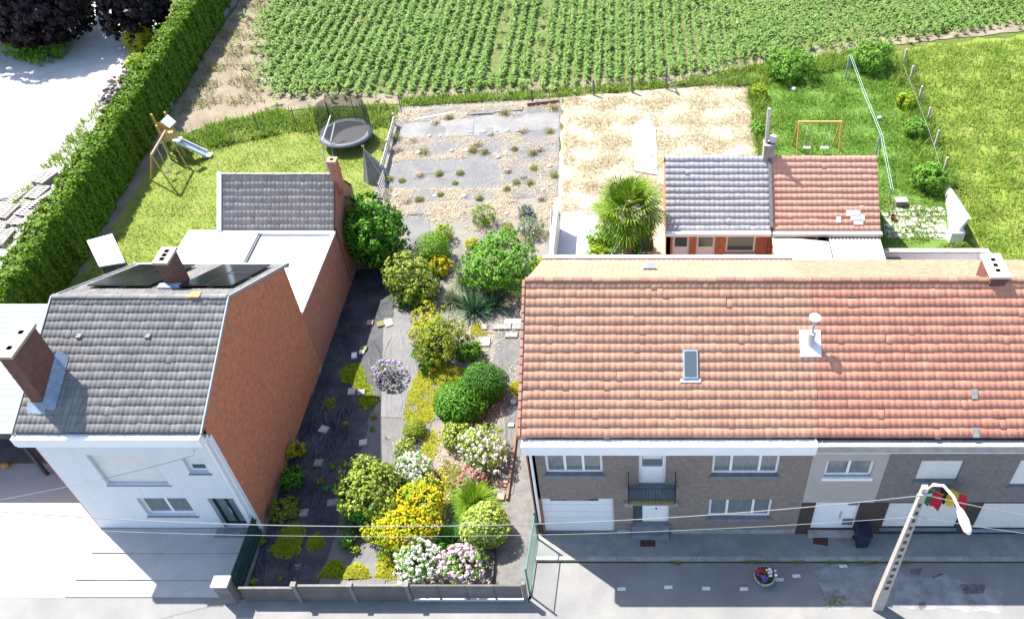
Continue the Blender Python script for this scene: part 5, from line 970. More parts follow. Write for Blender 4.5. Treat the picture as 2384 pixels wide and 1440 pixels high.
# ------------------------------------------------------------------ planting
L = leafmat
LM = dict(
 dark=L('leaf_dark_glossy', [(0.02, 0.0704, 0.00595), (0.0366, 0.123, 0.00992), (0.0666, 0.194, 0.0149)], 0.2, 0.4, 0.4),
 laurel=L('leaf_laurel', [(0.0281, 0.099, 0.00651), (0.0546, 0.165, 0.0093), (0.116, 0.264, 0.0186)], 0.2, 0.35, 0.5),
 mid=L('leaf_mid_green', [(0.0585, 0.154, 0.0174), (0.117, 0.259, 0.029), (0.195, 0.36, 0.0524)], 0.25),
 clip=L('leaf_clipped', [(0.0562, 0.148, 0.00893), (0.121, 0.248, 0.0134), (0.187, 0.326, 0.02)], 0.25),
 lime=L('leaf_lime', [(0.131, 0.218, 0.0134), (0.224, 0.326, 0.0167), (0.318, 0.396, 0.0223)], 0.25),
 olive=L('leaf_olive', [(0.078, 0.145, 0.014), (0.166, 0.247, 0.029), (0.293, 0.351, 0.0581), (0.331, 0.351, 0.0814)], 0.25),
 oliv2=L('leaf_olive_brown', [(0.101, 0.151, 0.0146), (0.194, 0.247, 0.0242), (0.264, 0.3, 0.0363)], 0.25),
 yel=L('leaf_yellow', [(0.198, 0.228, 0.0107), (0.359, 0.361, 0.0129), (0.503, 0.455, 0.016)], 0.25),
 gold=L('leaf_gold', [(0.275, 0.224, 0.00595), (0.424, 0.33, 0.00744), (0.524, 0.409, 0.0112)], 0.25),
 vari=L('leaf_variegated', [(0.0718, 0.152, 0.0193), (0.186, 0.274, 0.0386), (0.373, 0.44, 0.0966), (0.516, 0.561, 0.164)], 0.25),
 silver=L('leaf_silver', [(0.072, 0.12, 0.06), (0.144, 0.204, 0.108), (0.288, 0.324, 0.216)], 0.2),
 sage=L('blade_sage', [(0.105, 0.143, 0.075), (0.195, 0.24, 0.135), (0.33, 0.345, 0.225)], 0.25),
 yucca=L('blade_yucca', [(0.025, 0.0743, 0.0378), (0.0468, 0.123, 0.0608), (0.156, 0.248, 0.122)], 0.15, 0.35, 0.5),
 lily=L('blade_daylily', [(0.0936, 0.198, 0.0112), (0.172, 0.314, 0.0186), (0.312, 0.446, 0.0558)], 0.3),
 agap=L('blade_agapanthus', [(0.0187, 0.0743, 0.0112), (0.039, 0.132, 0.0186), (0.078, 0.198, 0.0372)], 0.2, 0.35, 0.5),
 sedum=L('sedum_leaf', [(0.198, 0.209, 0.0124), (0.302, 0.308, 0.0217), (0.385, 0.374, 0.0465)], 0.15),
 sedumg=L('sedum_green', [(0.116, 0.174, 0.00744), (0.196, 0.255, 0.0102), (0.257, 0.305, 0.0186)], 0.15),
 dry=L('dry_grass', [(0.34, 0.275, 0.19), (0.47, 0.39, 0.28), (0.58, 0.50, 0.38)], 0.2, 0.8, 0.1),
 weed=L('weed_leaf', [(0.0936, 0.116, 0.0139), (0.187, 0.198, 0.0372), (0.296, 0.272, 0.0694)], 0.2),
 hedge=L('hedge_leaf', [(0.0468, 0.11, 0.0062), (0.0884, 0.171, 0.00868), (0.146, 0.231, 0.0124)], 0.25),
 beech=L('copper_beech_leaf', [(0.008, 0.006, 0.008), (0.016, 0.011, 0.014), (0.03, 0.022, 0.025)], 0.08, 0.3, 0.55),
 palm=L('palm_leaf', [(0.0468, 0.116, 0.00744), (0.109, 0.198, 0.0112), (0.203, 0.281, 0.0279)], 0.2, 0.4, 0.45),
 maize=L('maize_leaf', [(0.115, 0.215, 0.04), (0.165, 0.28, 0.06), (0.235, 0.34, 0.1)], 0.42, 0.4, 0.45),
 grass=L('lawn_blade', [(0.114, 0.171, 0.0174), (0.166, 0.231, 0.0217), (0.239, 0.27, 0.0434)], 0.3),
 grassr=L('lush_blade', [(0.0728, 0.165, 0.0155), (0.109, 0.215, 0.0217), (0.177, 0.264, 0.0372)], 0.3),
 mead=L('meadow_blade', [(0.095, 0.18, 0.018), (0.14, 0.235, 0.025), (0.19, 0.275, 0.04), (0.28, 0.29, 0.1)], 0.3))
M_stem = plain('shrub_stem', (0.10, 0.075, 0.055), 0.3, 8, 0.9)
FL = dict(white=L('petal_white', [(0.42, 0.44, 0.33), (0.6, 0.6, 0.52), (0.74, 0.73, 0.68)], 0.15, 0.8, 0.1), pink=L('petal_pink', [(0.48, 0.30, 0.38), (0.6, 0.42, 0.5), (0.7, 0.58, 0.62)], 0.15, 0.8, 0.1), rose=L('petal_rose', [(0.38, 0.13, 0.13), (0.5, 0.22, 0.21), (0.55, 0.32, 0.28)], 0.15, 0.8, 0.1), mauve=L('petal_mauve', [(0.16, 0.11, 0.32), (0.38, 0.28, 0.46), (0.55, 0.42, 0.45)], 0.15, 0.8, 0.1), blue=L('petal_blue', [(0.10, 0.09, 0.3), (0.17, 0.15, 0.42)], 0.15, 0.8, 0.1), gold=L('petal_gold', [(0.46, 0.37, 0.01), (0.60, 0.50, 0.015), (0.66, 0.58, 0.05)], 0.15, 0.7, 0.1))
_sd = [100]
def stems(root, c, r, h, n=5, thick=0.03):
    q = random.Random(_sd[0]); m = MB()
    for i in range(n):
        a = 6.28 * i / n + q.uniform(-0.4, 0.4); t = q.uniform(0.4, 0.75); m.tube([(c.x + 0.04 * math.cos(a), c.y + 0.04 * math.sin(a), 0), (c.x + r * 0.3 * math.cos(a), c.y + r * 0.3 * math.sin(a), h * 0.35), (c.x + r * t * math.cos(a), c.y + r * t * math.sin(a), h * q.uniform(0.6, 0.85))], [thick, thick * 0.7, thick * 0.3], 5)
    return m.build('stems', M_stem, root)
def shrub(name, label, x, y, w, mat, leaf=0.10, n=1600, kz=0.85, lump=0.12, cat='shrub', group='shrubs in the garden', deep=0.45, aspect=0.55, flowers=None, nf=0, fr=0.07, ky=1.0, jit=0.5, f=(2.5, 6.0), up=0.35, extra=None, clus=None):
    """shrub seen with its crown centred on photo pixel (x, y) and w pixels wide, standing on the ground"""
    if clus is None: clus = 0.0 if (lump < 0.1 or n < 250) else leaf * 1.5
    if clus: lump *= 1.45; f = (1.8, 5.0)
    _sd[0] += 1; r = w / 2 * MPP(P(x, y, 0.5)); zc = r * kz * 0.9; c = P(x, y, zc); r = w / 2 * MPP(c)
    o = thing(name, (c.x, c.y, 0), label, cat, group); stems(o, c, r, r * kz * 1.7)
    foliage('crown', (c.x, c.y, zc), (r, r * ky, r * kz), n, leaf, LM[mat], o, _sd[0], lump, aspect, deep, 0.02, up, f, jit, clus)
    if extra:
        for (em, ox, oy, oz, er, en) in extra: foliage('crown', (c.x + ox * r, c.y + oy * r, zc + oz * r), (r * er, r * er, r * er * kz), en, leaf, LM[em], o, _sd[0] + 500, lump, aspect, deep, 0.02, up, f, jit, clus)
    if flowers:
        rng = np.random.default_rng(_sd[0] + 900); d = unit(rng.normal(size=(nf * 4, 3)) + np.array([0, -0.25, 0.5])); d = d[d[:, 2] > -0.15]; keep = []
        for v in d:
            if all(np.dot(v, k_) < 1 - (fr / r) ** 2 * 0.9 for k_ in keep): keep.append(v)
            if len(keep) >= nf: break
        d = np.array(keep); p = d * np.array([r, r * ky, r * kz]) * (rng.uniform(0.9, 1.06, (len(d), 1)) * (1 + lump * dirnoise(d, np.random.default_rng(_sd[0]), 9, *f))[:, None]) + np.array([c.x, c.y, zc]); ok = p[:, 2] > 0.06
        # every head is a ball of small petals
        pos, nr, sz = [], [], []
        for q in p[ok]:
            k = 16; g_ = fr * rng.uniform(0.55, 1.35); e = unit(rng.normal(size=(k, 3)) + np.array([0, 0, 0.35])); pos.append(q + e * g_ * rng.uniform(0.7, 1.0, (k, 1))); nr.append(e); sz.append(np.full(k, g_ * 0.95))
        V, Fq = leaf_arrays(np.concatenate(pos), np.concatenate(nr), np.concatenate(sz), 0.9, rng); put('flower_heads', npmesh('flower_heads', V, Fq), FL[flowers], o, stuff=True)
    return o
def clump(name, label, x, y, w, mat, n=260, L_=None, wd=0.035, droop=0.7, spread=1.0, cat='plant', group='shrubs in the garden', lean=(0, 0), base=0.2):
    _sd[0] += 1; c = P(x, y, 0.25); r = w / 2 * MPP(c); g = Vector((c.x, c.y, 0)); o = thing(name, g, label, cat, group); blades('leaves', (g.x, g.y, 0.02), n, L_ or r * 1.25, wd, LM[mat], o, _sd[0], spread, droop, base * r, 4, lean)
    stems(o, g, r * 0.2, 0.15, 4, 0.03); return o
def carpet(name, label, pts, mat, n=2600, h=0.10, leaf=0.075, dome=True, cat='ground cover'):
    """low cushion plant over a pixel outline"""
    _sd[0] += 1; rng = np.random.default_rng(_sd[0]); poly = [P(*p) for p in pts]; n = int(n * 1.8); q = scatter(poly, n, rng); cen = q.mean(0); R_ = np.abs(q - cen).max()
    q = q + rng.normal(size=q.shape) * 0.035
    z = 0.02 + h * (np.clip(1 - (np.linalg.norm(q - cen, axis=1) / R_) ** 2, 0.15, 1) if dome else 0.6) * (0.75 + 0.35 * np.sin(q[:, 0] * 5.3 + q[:, 1] * 2) * np.sin(q[:, 1] * 4.7)) * rng.uniform(0.6, 1.0, len(q))
    p = np.column_stack([q, z]); nr = unit(rng.normal(size=p.shape) * 0.55 + np.array([0, 0, 1.0])); V, Fq = leaf_arrays(p, nr, leaf * rng.uniform(0.7, 1.3, len(p)), 0.75, rng)
    o = put(name, npmesh(name, V, Fq), LM[mat], None, stuff=False); o['kind'] = 'stuff'; tag(o, label, cat); return o

# --- sharp middle plot, from the back to the front
def tall(name, label, x, y, w, h, mat, leaf, n, z0, kz=1.0, lump=0.14, group='shrubs in the garden', cat='shrub', extra=None):
    _sd[0] += 1; c = P(x, y, z0); r = w / 2 * MPP(c); o = thing(name, (c.x, c.y, 0), label, cat, group); m = MB()
    q = random.Random(_sd[0]); m.tube([(c.x, c.y, 0), (c.x + 0.05, c.y, z0 * 0.6), (c.x, c.y + 0.05, z0 + r * 0.4)], [0.10, 0.07, 0.03], 7)
    for i in range(7): a = 0.9 * i; zz = z0 * q.uniform(0.3, 0.7); m.tube([(c.x, c.y, zz), (c.x + r * 0.7 * math.cos(a), c.y + r * 0.7 * math.sin(a), zz + r * 0.6)], [0.05, 0.015], 5)
    m.build('trunk', M_stem, o); foliage('crown', (c.x, c.y, z0), (r, r, h / 2), n, leaf, LM[mat], o, _sd[0], lump, 0.6, 0.5, 0.05, 0.35, (2.5, 7.0), 0.5, 0.24); return o
tall('large_shrub', 'large dark green shrub against the brick annex at the left edge', 868, 540, 148, 3.7, 'laurel', 0.17, 5200, 1.9)
tall('large_shrub', 'green shrub squeezed between the outbuilding and the large dark shrub', 823, 505, 70, 2.6, 'mid', 0.16, 1500, 1.3)
shrub('small_conifer', 'small bushy green plant alone in the dry grass', 1124, 503, 52, 'clip', 0.12, 700, 0.9, 0.10, aspect=0.25, jit=0.9)
shrub('hydrangea', 'small blue hydrangea near the right edge of the plot', 1223, 494, 34, 'mid', 0.10, 260, 0.8, flowers='blue', nf=26, fr=0.07)
shrub('silver_shrub', 'small silvery green shrub just below the blue hydrangea', 1238, 529, 54, 'silver', 0.11, 800, 0.8, aspect=0.3, jit=0.8)
shrub('withered_shrub', 'small withered brownish shrub in the dry grass left of the silvery one', 1181, 534, 32, 'oliv2', 0.09, 350, 0.7, jit=0.9)
shrub('lime_shrub', 'yellow green shrub peeping out behind the clipped dome', 1031, 542, 48, 'lime', 0.08, 900, 0.9)
shrub('clipped_dome', 'smooth clipped bright green dome shrub beside the dark membrane', 1009, 577, 84, 'clip', 0.08, 3000, 0.95, 0.05)
shrub('golden_shrub', 'small golden yellow shrub in front of the clipped dome', 1028, 618, 48, 'gold', 0.09, 700, 0.95, extra=[('clip', -0.3, -0.35, -0.35, 0.8, 500)])
shrub('yellow_cushion', 'low yellowish plant behind the big rounded green shrub', 1100, 565, 34, 'yel', 0.08, 450, 0.5)
shrub('rounded_shrub', 'big rounded mid green shrub next to the corner of the orange roof', 1158, 617, 168, 'mid', 0.14, 5600, 0.82, 0.14)
shrub('olive_shrub', 'olive green pale tipped shrub left of the silvery grass', 957, 652, 112, 'olive', 0.13, 3000, 0.88, 0.14, extra=[('laurel', 0.0, -0.35, -0.4, 0.75, 900)])
clump('ornamental_grass', 'tuft of grey green arching grass behind the yucca', 1078, 655, 66, 'sage', 900, None, 0.022, 0.9, 0.8)
clump('ornamental_grass', 'rounded tuft of grey green arching grass in front of the olive shrub', 1052, 698, 78, 'sage', 1100, None, 0.022, 1.0, 0.95)
clump('yucca', 'dark green spiky yucca with sword shaped leaves, left one of two rosettes', 1102, 716, 104, 'yucca', 240, None, 0.065, 0.25, 1.0)
clump('yucca', 'dark green spiky yucca with sword shaped leaves, right one of two rosettes', 1146, 704, 90, 'yucca', 210, None, 0.065, 0.3, 1.0)
shrub('yellow_shrub', 'loose yellow green shrub at the upper left of the large olive bush', 995, 762, 92, 'yel', 0.10, 1500, 0.95, 0.2, deep=0.6)
shrub('olive_bush', 'large olive brown bush in the middle of the garden', 1020, 795, 112, 'oliv2', 0.10, 3400, 0.95, 0.14, extra=[('laurel', -0.45, -0.55, -0.45, 0.55, 500)])
shrub('glossy_shrub', 'small dark glossy shrub at the right foot of the olive bush', 1092, 815, 58, 'laurel', 0.11, 900, 0.85)
shrub('hydrangea', 'mauve hydrangea alone on the grey membrane', 898, 865, 62, 'mid', 0.10, 300, 0.85, flowers='mauve', nf=70, fr=0.075)
shrub('clipped_ball', 'clipped dark green ball, the darker one behind its glossy neighbour', 1126, 891, 113, 'dark', 0.09, 4200, 0.85, 0.05)
shrub('laurel_ball', 'glossy bright green rounded laurel in front of the clipped dark ball', 1068, 939, 122, 'laurel', 0.12, 2800, 0.75, 0.08)
shrub('small_dome', 'small olive dome shrub at the lower end of the yellow sedum carpet', 963, 998, 56, 'oliv2', 0.06, 1500, 0.7, 0.06)
shrub('variegated_shrub', 'pale variegated shrub behind the white flowering bush', 1061, 1012, 72, 'vari', 0.10, 1300, 0.8)
shrub('hydrangea', 'large white flowering bush beside the brown edging', 1130, 1046, 104, 'vari', 0.10, 1700, 0.88, flowers='white', nf=105, fr=0.07)
shrub('variegated_shrub', 'small pale variegated shrub left of the yellow sedum', 941, 1042, 48, 'vari', 0.09, 650, 0.85)
shrub('hydrangea', 'white hydrangea beside the large olive rhododendron', 963, 1096, 90, 'mid', 0.11, 700, 0.85, flowers='white', nf=130, fr=0.085)
shrub('hydrangea', 'small rose pink hydrangea above the light green day lily', 1096, 1112, 62, 'mid', 0.10, 300, 0.75, flowers='rose', nf=75, fr=0.07)
shrub('rhododendron', 'large olive and green rhododendron at the shadow edge of the garden', 868, 1138, 138, 'olive', 0.15, 3200, 0.95, 0.18, extra=[('laurel', -0.62, 0.0, -0.15, 0.62, 1000), ('laurel', -0.2, -0.5, -0.4, 0.8, 700)])
shrub('broom', 'golden flowering bush, upper one of the two yellow bushes', 985, 1165, 128, 'lime', 0.09, 1900, 0.75, 0.16, flowers='gold', nf=330, fr=0.06)
shrub('broom', 'wide golden flowering bush, lower one of the two yellow bushes', 930, 1238, 150, 'lime', 0.09, 2000, 0.62, 0.16, flowers='gold', nf=430, fr=0.06, ky=0.75)
clump('day_lily', 'light green day lily with long arching leaves', 1102, 1166, 128, 'lily', 1200, None, 0.035, 0.85, 0.95)
clump('agapanthus', 'dark green strap leaved clump between the golden bush and the variegated ball', 1050, 1256, 112, 'agap', 420, None, 0.055, 0.85, 1.0)
shrub('variegated_ball', 'pale yellow green variegated ball shrub casting a round shadow on the gravel', 1130, 1220, 112, 'vari', 0.13, 2200, 0.95, 0.09)
shrub('hydrangea', 'cream white hydrangea along the front wall', 972, 1310, 112, 'mid', 0.11, 800, 0.75, flowers='white', nf=150, fr=0.08)
shrub('hydrangea', 'pale pink hydrangea along the front wall right of the white one', 1076, 1312, 108, 'mid', 0.11, 800, 0.75, flowers='pink', nf=135, fr=0.085)
shrub('yellow_shrub', 'small yellow leaved shrub against the brick wall in the shade', 684, 1046, 42, 'yel', 0.08, 650, 0.85)
shrub('green_shrub', 'small dark green shrub against the brick wall below the yellow one', 678, 1112, 50, 'laurel', 0.12, 420, 0.8)
shrub('olive_low_shrub', 'low olive yellow shrub against the brick wall near the terrace', 658, 1184, 62, 'oliv2', 0.07, 1300, 0.65)
shrub('sapling', 'thin open sapling with few bright leaf tufts in the shade', 806, 1258, 48, 'mid', 0.10, 190, 0.9, 0.3, deep=0.8); shrub('sapling', 'tiny bright green sapling at the edge of the shade below the open one', 825, 1278, 26, 'lime', 0.09, 90, 0.9, 0.3, deep=0.8)
shrub('fern_tuft', 'small green shrub at the front left corner behind the wall', 590, 1352, 16, 'lime', 0.05, 160, 0.6); shrub('fern_tuft', 'small green plant at the end of the brick wall near the terrace', 609, 1262, 18, 'mid', 0.06, 160, 0.6)
# sedum cushions and carpets
carpet('sedum', 'two lobed bright green sedum mat in the shade near the front', [(665, 1220), (690, 1215), (708, 1222), (710, 1245), (700, 1265), (695, 1290), (665, 1300), (640, 1290), (630, 1278), (652, 1258), (655, 1240)], 'sedumg', 3200, 0.09)
carpet('sedum', 'small round green sedum cushion in the shade near the front', [(722, 1250), (737, 1246), (752, 1252), (756, 1266), (745, 1280), (728, 1282), (716, 1272)], 'sedumg', 1200, 0.12)
carpet('sedum', 'triangular sedum mat half in shade along the front wall', [(740, 1343), (775, 1305), (792, 1308), (802, 1325), (800, 1345)], 'sedumg', 1800, 0.1)
carpet('sedum', 'sunlit yellow sedum dome along the front wall', [(800, 1345), (812, 1322), (832, 1313), (850, 1322), (862, 1344)], 'sedum', 1800, 0.18)
carpet('sedum', 'yellow straw coloured mat below the golden bush', [(875, 1345), (885, 1290), (910, 1285), (925, 1300), (918, 1345)], 'sedum', 1600, 0.1)
carpet('sedum', 'yellow hexagonal sedum patch on the shadow line', [(838, 930), (852, 914), (875, 922), (876, 940), (862, 951), (844, 947)], 'sedumg', 1300, 0.06)
carpet('sedum', 'yellow green sedum patch left of the mauve hydrangea', [(790, 862), (812, 850), (838, 848), (848, 870), (850, 890), (870, 905), (845, 912), (820, 895), (800, 888)], 'sedumg', 2300, 0.06)
carpet('sedum', 'dull sedum patch in the deep shade on the creased membrane', [(746, 935), (765, 926), (782, 932), (778, 952), (755, 956)], 'weed', 500, 0.06)
carpet('sedum', 'long yellow sedum carpet down the middle of the garden', [(965, 885), (985, 850), (1005, 840), (1040, 850), (1075, 858), (1095, 868), (1060, 890), (1030, 920), (1010, 945), (1010, 975), (985, 990), (955, 985), (940, 975), (945, 940)], 'sedum', 9000, 0.07, dome=False)
carpet('sedum', 'yellow sedum patch beside the grey slabs on the right', [(1096, 765), (1112, 752), (1125, 760), (1133, 780), (1110, 782), (1098, 778)], 'sedum', 900, 0.06)
carpet('sedum', 'yellow sedum strip by the orange roof beside the clipped ball', [(1185, 905), (1195, 892), (1210, 888), (1208, 925), (1190, 912)], 'sedum', 800, 0.08)
carpet('sedum', 'yellow sedum at the corner of the orange roof', [(1238, 615), (1255, 600), (1270, 602), (1245, 628)], 'sedum', 600, 0.06)
carpet('sedum', 'patchy yellow sedum among the stones below the small dome shrub', [(990, 1010), (1010, 1000), (1025, 1030), (1000, 1080), (975, 1075), (985, 1040)], 'sedum', 1100, 0.05)
carpet('sedum', 'dull sedum patches in the shade of the white hydrangea', [(1040, 1068), (1070, 1085), (1085, 1105), (1060, 1150), (1030, 1140), (1020, 1100)], 'weed', 700, 0.05)
# weeds in the shade
for i, (x, y, w_, lb) in enumerate(((806, 985, 16, 'weed in the shade next to the pale slab'), (775, 1085, 18, 'weed clump in the shade left of the rhododendron'), (745, 1118, 22, 'weed clump growing on the half buried grey slab'), (760, 1135, 20, 'weed with bright leaves below the half buried slab'), (870, 970, 16, 'weed at the shadow line beside the sedum hexagon'), (868, 998, 14, 'lower weed at the shadow line'), (705, 1190, 14, 'weed beside the grey slab under the cable'), (740, 1240, 10, 'tiny weed between the two sedum mats'), (655, 1345, 12, 'tiny weed beside the front wall, left'), (780, 1140, 16, 'weed at the left foot of the rhododendron'))): shrub('weed', lb, x, y, w_, 'mid' if i % 2 else 'weed', 0.07, 90, 0.55, 0.3, 'weed', 'weeds in the shade', 0.8)
for x, y, lb in ((897, 1013, 'dry brown tuft beside the pale slab at the shadow line'), (690, 1313, 'dry reddish tuft in the shade near the front wall')): clump('dry_tuft', lb, x, y, 20, 'dry', 50, None, 0.012, 0.4, 1.0, 'weed', 'dry tufts')
# weed tufts in the rows at the back of the plot
tf = [(975, 405, 26), (1022, 403, 22), (1070, 402, 22), (1182, 396, 22), (1202, 423, 20), (1243, 391, 22), (1110, 333, 30), (1128, 352, 24), (1197, 346, 18), (1215, 303, 22), (1100, 348, 26), (985, 352, 34), (925, 345, 30), (920, 318, 34), (1045, 272, 24), (1013, 284, 22), (1175, 262, 26), (1290, 250, 34), (1255, 345, 26), (1240, 355, 22), (1280, 305, 22), (960, 325, 22), (905, 415, 26), (935, 420, 16), (1215, 410, 20), (1235, 425, 22), (1290, 407, 24), (945, 465, 28), (975, 463, 24), (1180, 440, 20), (1260, 460, 24), (1025, 452, 18), (1115, 460, 20), (1142, 312, 16), (1060, 425, 14)]
TL = {0: 'leftmost of three green weed tufts standing in a row on grey sheeting', 1: 'middle one of three green weed tufts in a row on grey sheeting', 2: 'rightmost of three green weed tufts in a row on grey sheeting', 17: 'green weed tuft at the back right corner beside the old dark beam', 13: 'weed tuft beside the white fence, the upper one', 12: 'weed tuft beside the white fence, the lower one', 27: 'dry weed clump just above the large dark green shrub'}
for i, (x, y, w_) in enumerate(tf): shrub('weed_tuft', TL.get(i, 'dry yellow green weed tuft on the dusty back part of the plot'), x, y, w_, 'weed' if i % 3 else 'dry', 0.08, 200, 0.45, 0.3, 'weed', 'weed tufts at the back of the plot', 0.7, 0.3, jit=0.9)
# dry grass litter over the plot
rng = np.random.default_rng(5); parts = []
def litter(poly, n, L_=0.22, wd=0.012, lie=0.35, clumpy=0.6, hmin=0.0):
    q = scatter(poly, n * 2, rng); k = np.sin(q[:, 0] * 2.1 + 1.3 * np.sin(q[:, 1] * 1.1)) + np.sin(q[:, 1] * 2.7 + 0.7 * np.sin(q[:, 0] * 1.7)) + rng.normal(size=len(q)) * 0.6; q = q[np.argsort(-k * clumpy - rng.normal(size=len(q)) * (1 - clumpy))][:n]
    az = rng.uniform(0, 6.283, len(q)); el = np.abs(rng.normal(0, lie, len(q))) + 0.08; ln = L_ * rng.uniform(0.5, 1.4, len(q)); h = np.stack([np.cos(az) * np.cos(el), np.sin(az) * np.cos(el), np.sin(el)], 1); s_ = np.stack([-np.sin(az), np.cos(az), np.zeros(len(q))], 1) * wd
    o = np.column_stack([q, np.full(len(q), 0.025)]); V = np.stack([o - s_, o + s_, o + h * ln[:, None] + s_ * 0.3, o + h * ln[:, None] - s_ * 0.3], 1).reshape(-1, 3); return V, np.arange(len(V)).reshape(-1, 4)
def stuff(name, parts, mat, label, cat): V, Fq = join_arrays(parts); o = put(name, npmesh(name, V, Fq), mat); o['kind'] = 'stuff'; return tag(o, label, cat)
bk = px((905, 470), (930, 258), (1306, 235), (1295, 560), (1230, 600), (1090, 560), (1040, 520), (940, 500))
stuff('dry_grass', [litter(px((900, 480), (1296, 455), (1294, 565), (1230, 560), (1060, 530), (930, 500)), 5000, 0.18), litter(bk, 1800, 0.15, clumpy=0.9), litter(px((930, 330), (1295, 320), (1295, 360), (920, 372)), 1500, 0.15), litter(px((915, 355), (1180, 345), (1180, 362), (912, 378)), 1500, 0.16, clumpy=0.8), litter(px((900, 440), (1200, 440), (1200, 470), (900, 478)), 2600, 0.17, clumpy=0.8), litter(px((930, 318), (1300, 305), (1300, 322), (925, 334)), 1200, 0.15, clumpy=0.9), litter(px((910, 258), (1305, 236), (1305, 262), (925, 285)), 2500, 0.2), litter(px((1160, 370), (1297, 350), (1296, 460), (1170, 450)), 2000, 0.17), litter(px((1010, 560), (1235, 600), (1222, 900), (1100, 870), (1000, 700)), 2500, 0.16), litter(px((985, 1010), (1180, 900), (1170, 1160), (1060, 1160), (1010, 1090)), 2500, 0.12)], LM['dry'], 'dry straw coloured grass lying over the back of the plot', 'dry grass')
stuff('wedge_weeds', [litter([(-30.5, 47.5), (-24.5, 49.5), (-26.5, 54), (-29.0, 66), (-31, 66)], 2600, 0.3, 0.025, 0.8, 0.8)], L('wedge_blade', [(0.13, 0.15, 0.04), (0.2, 0.19, 0.08), (0.28, 0.24, 0.13)], 0.2), 'thin weeds on the bare soil left of the maize', 'weeds')
stuff('straw', [litter([(-5.0, 50.0), (-4.3, 37), (7.4, 39.5), (7.2, 52.0), (1.7, 51.0)], 15000, 0.28, 0.014, clumpy=0.5)], L('straw_blade', [(0.24, 0.19, 0.11), (0.34, 0.28, 0.17), (0.42, 0.36, 0.24)], 0.2, 0.8, 0.1), 'bleached straw covering the neighbouring dry plot', 'straw')
# lawns, meadow and field edges as blades
stuff('lawn_grass', [litter([(-28.0, 26.0), (-15.0, 32), (-15.6, 46.3), (-22.0, 46.0), (-28.4, 43.5)], 26000, 0.11, 0.018, 0.9, 0.3)], LM['grass'], 'short bright lawn grass left of the plot', 'grass')
stuff('lush_grass', [litter([(7.5, 52.2), (7.7, 39.0), (11.9, 39.0), (12.0, 34.0), (17.2, 36.0), (18.0, 45.0), (17.8, 55.5), (12.0, 55.0)], 26000, 0.24, 0.022, 0.9, 0.4)], LM['grassr'], 'lush green grass of the right lawn', 'grass')
stuff('meadow_grass', [litter([(17.6, 27.0), (34, 27.0), (40, 60.0), (21, 57.2), (17.9, 56.0), (18.3, 45.0)], 60000, 0.3, 0.026, 0.8, 0.3)], LM['mead'], 'tall yellow green meadow grass at the right edge', 'grass')
stuff('verge_weeds', [litter([(-28, 43.2), (-22, 45.8), (-15.7, 46.3), (-15.7, 49.0), (-24, 48.3), (-28.8, 45.5)], 9000, 0.38, 0.03, 0.9, 0.5), litter([(7.2, 51.5), (18, 55), (18, 57.2), (8, 54.4), (1.8, 51.6)], 5000, 0.5, 0.03, 0.9, 0.5), litter([(-15.6, 48.9), (-5.1, 50.1), (1.8, 51.3), (1.8, 52.2), (-5.1, 51.2), (-15.6, 49.9)], 4500, 0.28, 0.03, 0.9, 0.5), litter([(7.1, 50.5), (7.0, 39.3), (7.9, 39.3), (8.1, 52.0)], 2500, 0.5, 0.03, 0.9, 0.5), litter([(16.5, 40), (18.2, 40), (19.0, 55.5), (16.8, 55.0)], 4000, 0.55, 0.03, 0.9, 0.5), litter([(-35.2, 28), (-33.0, 28), (-33.4, 60), (-35.4, 56)], 4000, 0.35, 0.03, 0.9, 0.5)], LM['mead'], 'rough weeds along the field edges and fences', 'weeds')
# maize field: rows of young plants
rng = np.random.default_rng(9); fld = [(-26.2, 54), (-24.2, 50.4), (-15.6, 50.4), (-5.1, 51.5), (1.8, 52.6), (8, 55.2), (18, 58.2), (35, 62), (55, 63), (55, 92), (-33, 92), (-29.4, 66), (-28.0, 60)]
xs_, ys_ = [], []
for i in range(-44, 75):
    x0 = i * 0.72
    if i in (-14, -10) and rng.random() < 2: trk = True
    else: trk = False
    yy = np.arange(49, 90, 0.17); yy = yy + rng.normal(0, 0.05, len(yy)); yy = yy[rng.random(len(yy)) < (0.3 if trk else 1.0)]; xs_.append(x0 - (yy - 50) * 0.012 + rng.normal(0, 0.05, len(yy))); ys_.append(yy)
pl_ = np.column_stack([np.concatenate(xs_), np.concatenate(ys_)]); pl_ = pl_[inpoly(pl_ + rng.normal(size=pl_.shape) * 0.55, fld)]; gap = np.sin(pl_[:, 0] * 0.9 + 2 * np.sin(pl_[:, 1] * 0.35)) * np.sin(pl_[:, 1] * 0.8 + pl_[:, 0] * 0.3); pl_ = pl_[(gap + rng.normal(size=len(pl_)) * 0.35) > -1.0]; vis = (pl_[:, 1] < 72) | (rng.random(len(pl_)) < 0.5); pl_ = pl_[vis]
nl = 7; npn = len(pl_); P0 = np.repeat(pl_, nl, 0); hgt = np.repeat(rng.uniform(0.45, 0.8, npn) * (0.85 + 0.2 * np.sin(pl_[:, 0] * 0.5) * np.sin(pl_[:, 1] * 0.4)), nl); az = rng.uniform(0, 6.283, npn * nl); lev = np.tile(np.linspace(0.15, 0.8, nl), npn)
ln = hgt * rng.uniform(0.45, 0.75, npn * nl); dirh = np.stack([np.cos(az), np.sin(az), np.zeros_like(az)], 1); sid = np.stack([-np.sin(az), np.cos(az), np.zeros_like(az)], 1) * 0.06; o = np.column_stack([P0, hgt * lev]); mid = o + dirh * (ln * 0.5)[:, None] + np.array([0, 0, 1]) * (ln * 0.28)[:, None]; tip = o + dirh * ln[:, None] + np.array([0, 0, 1]) * (ln * 0.12)[:, None]
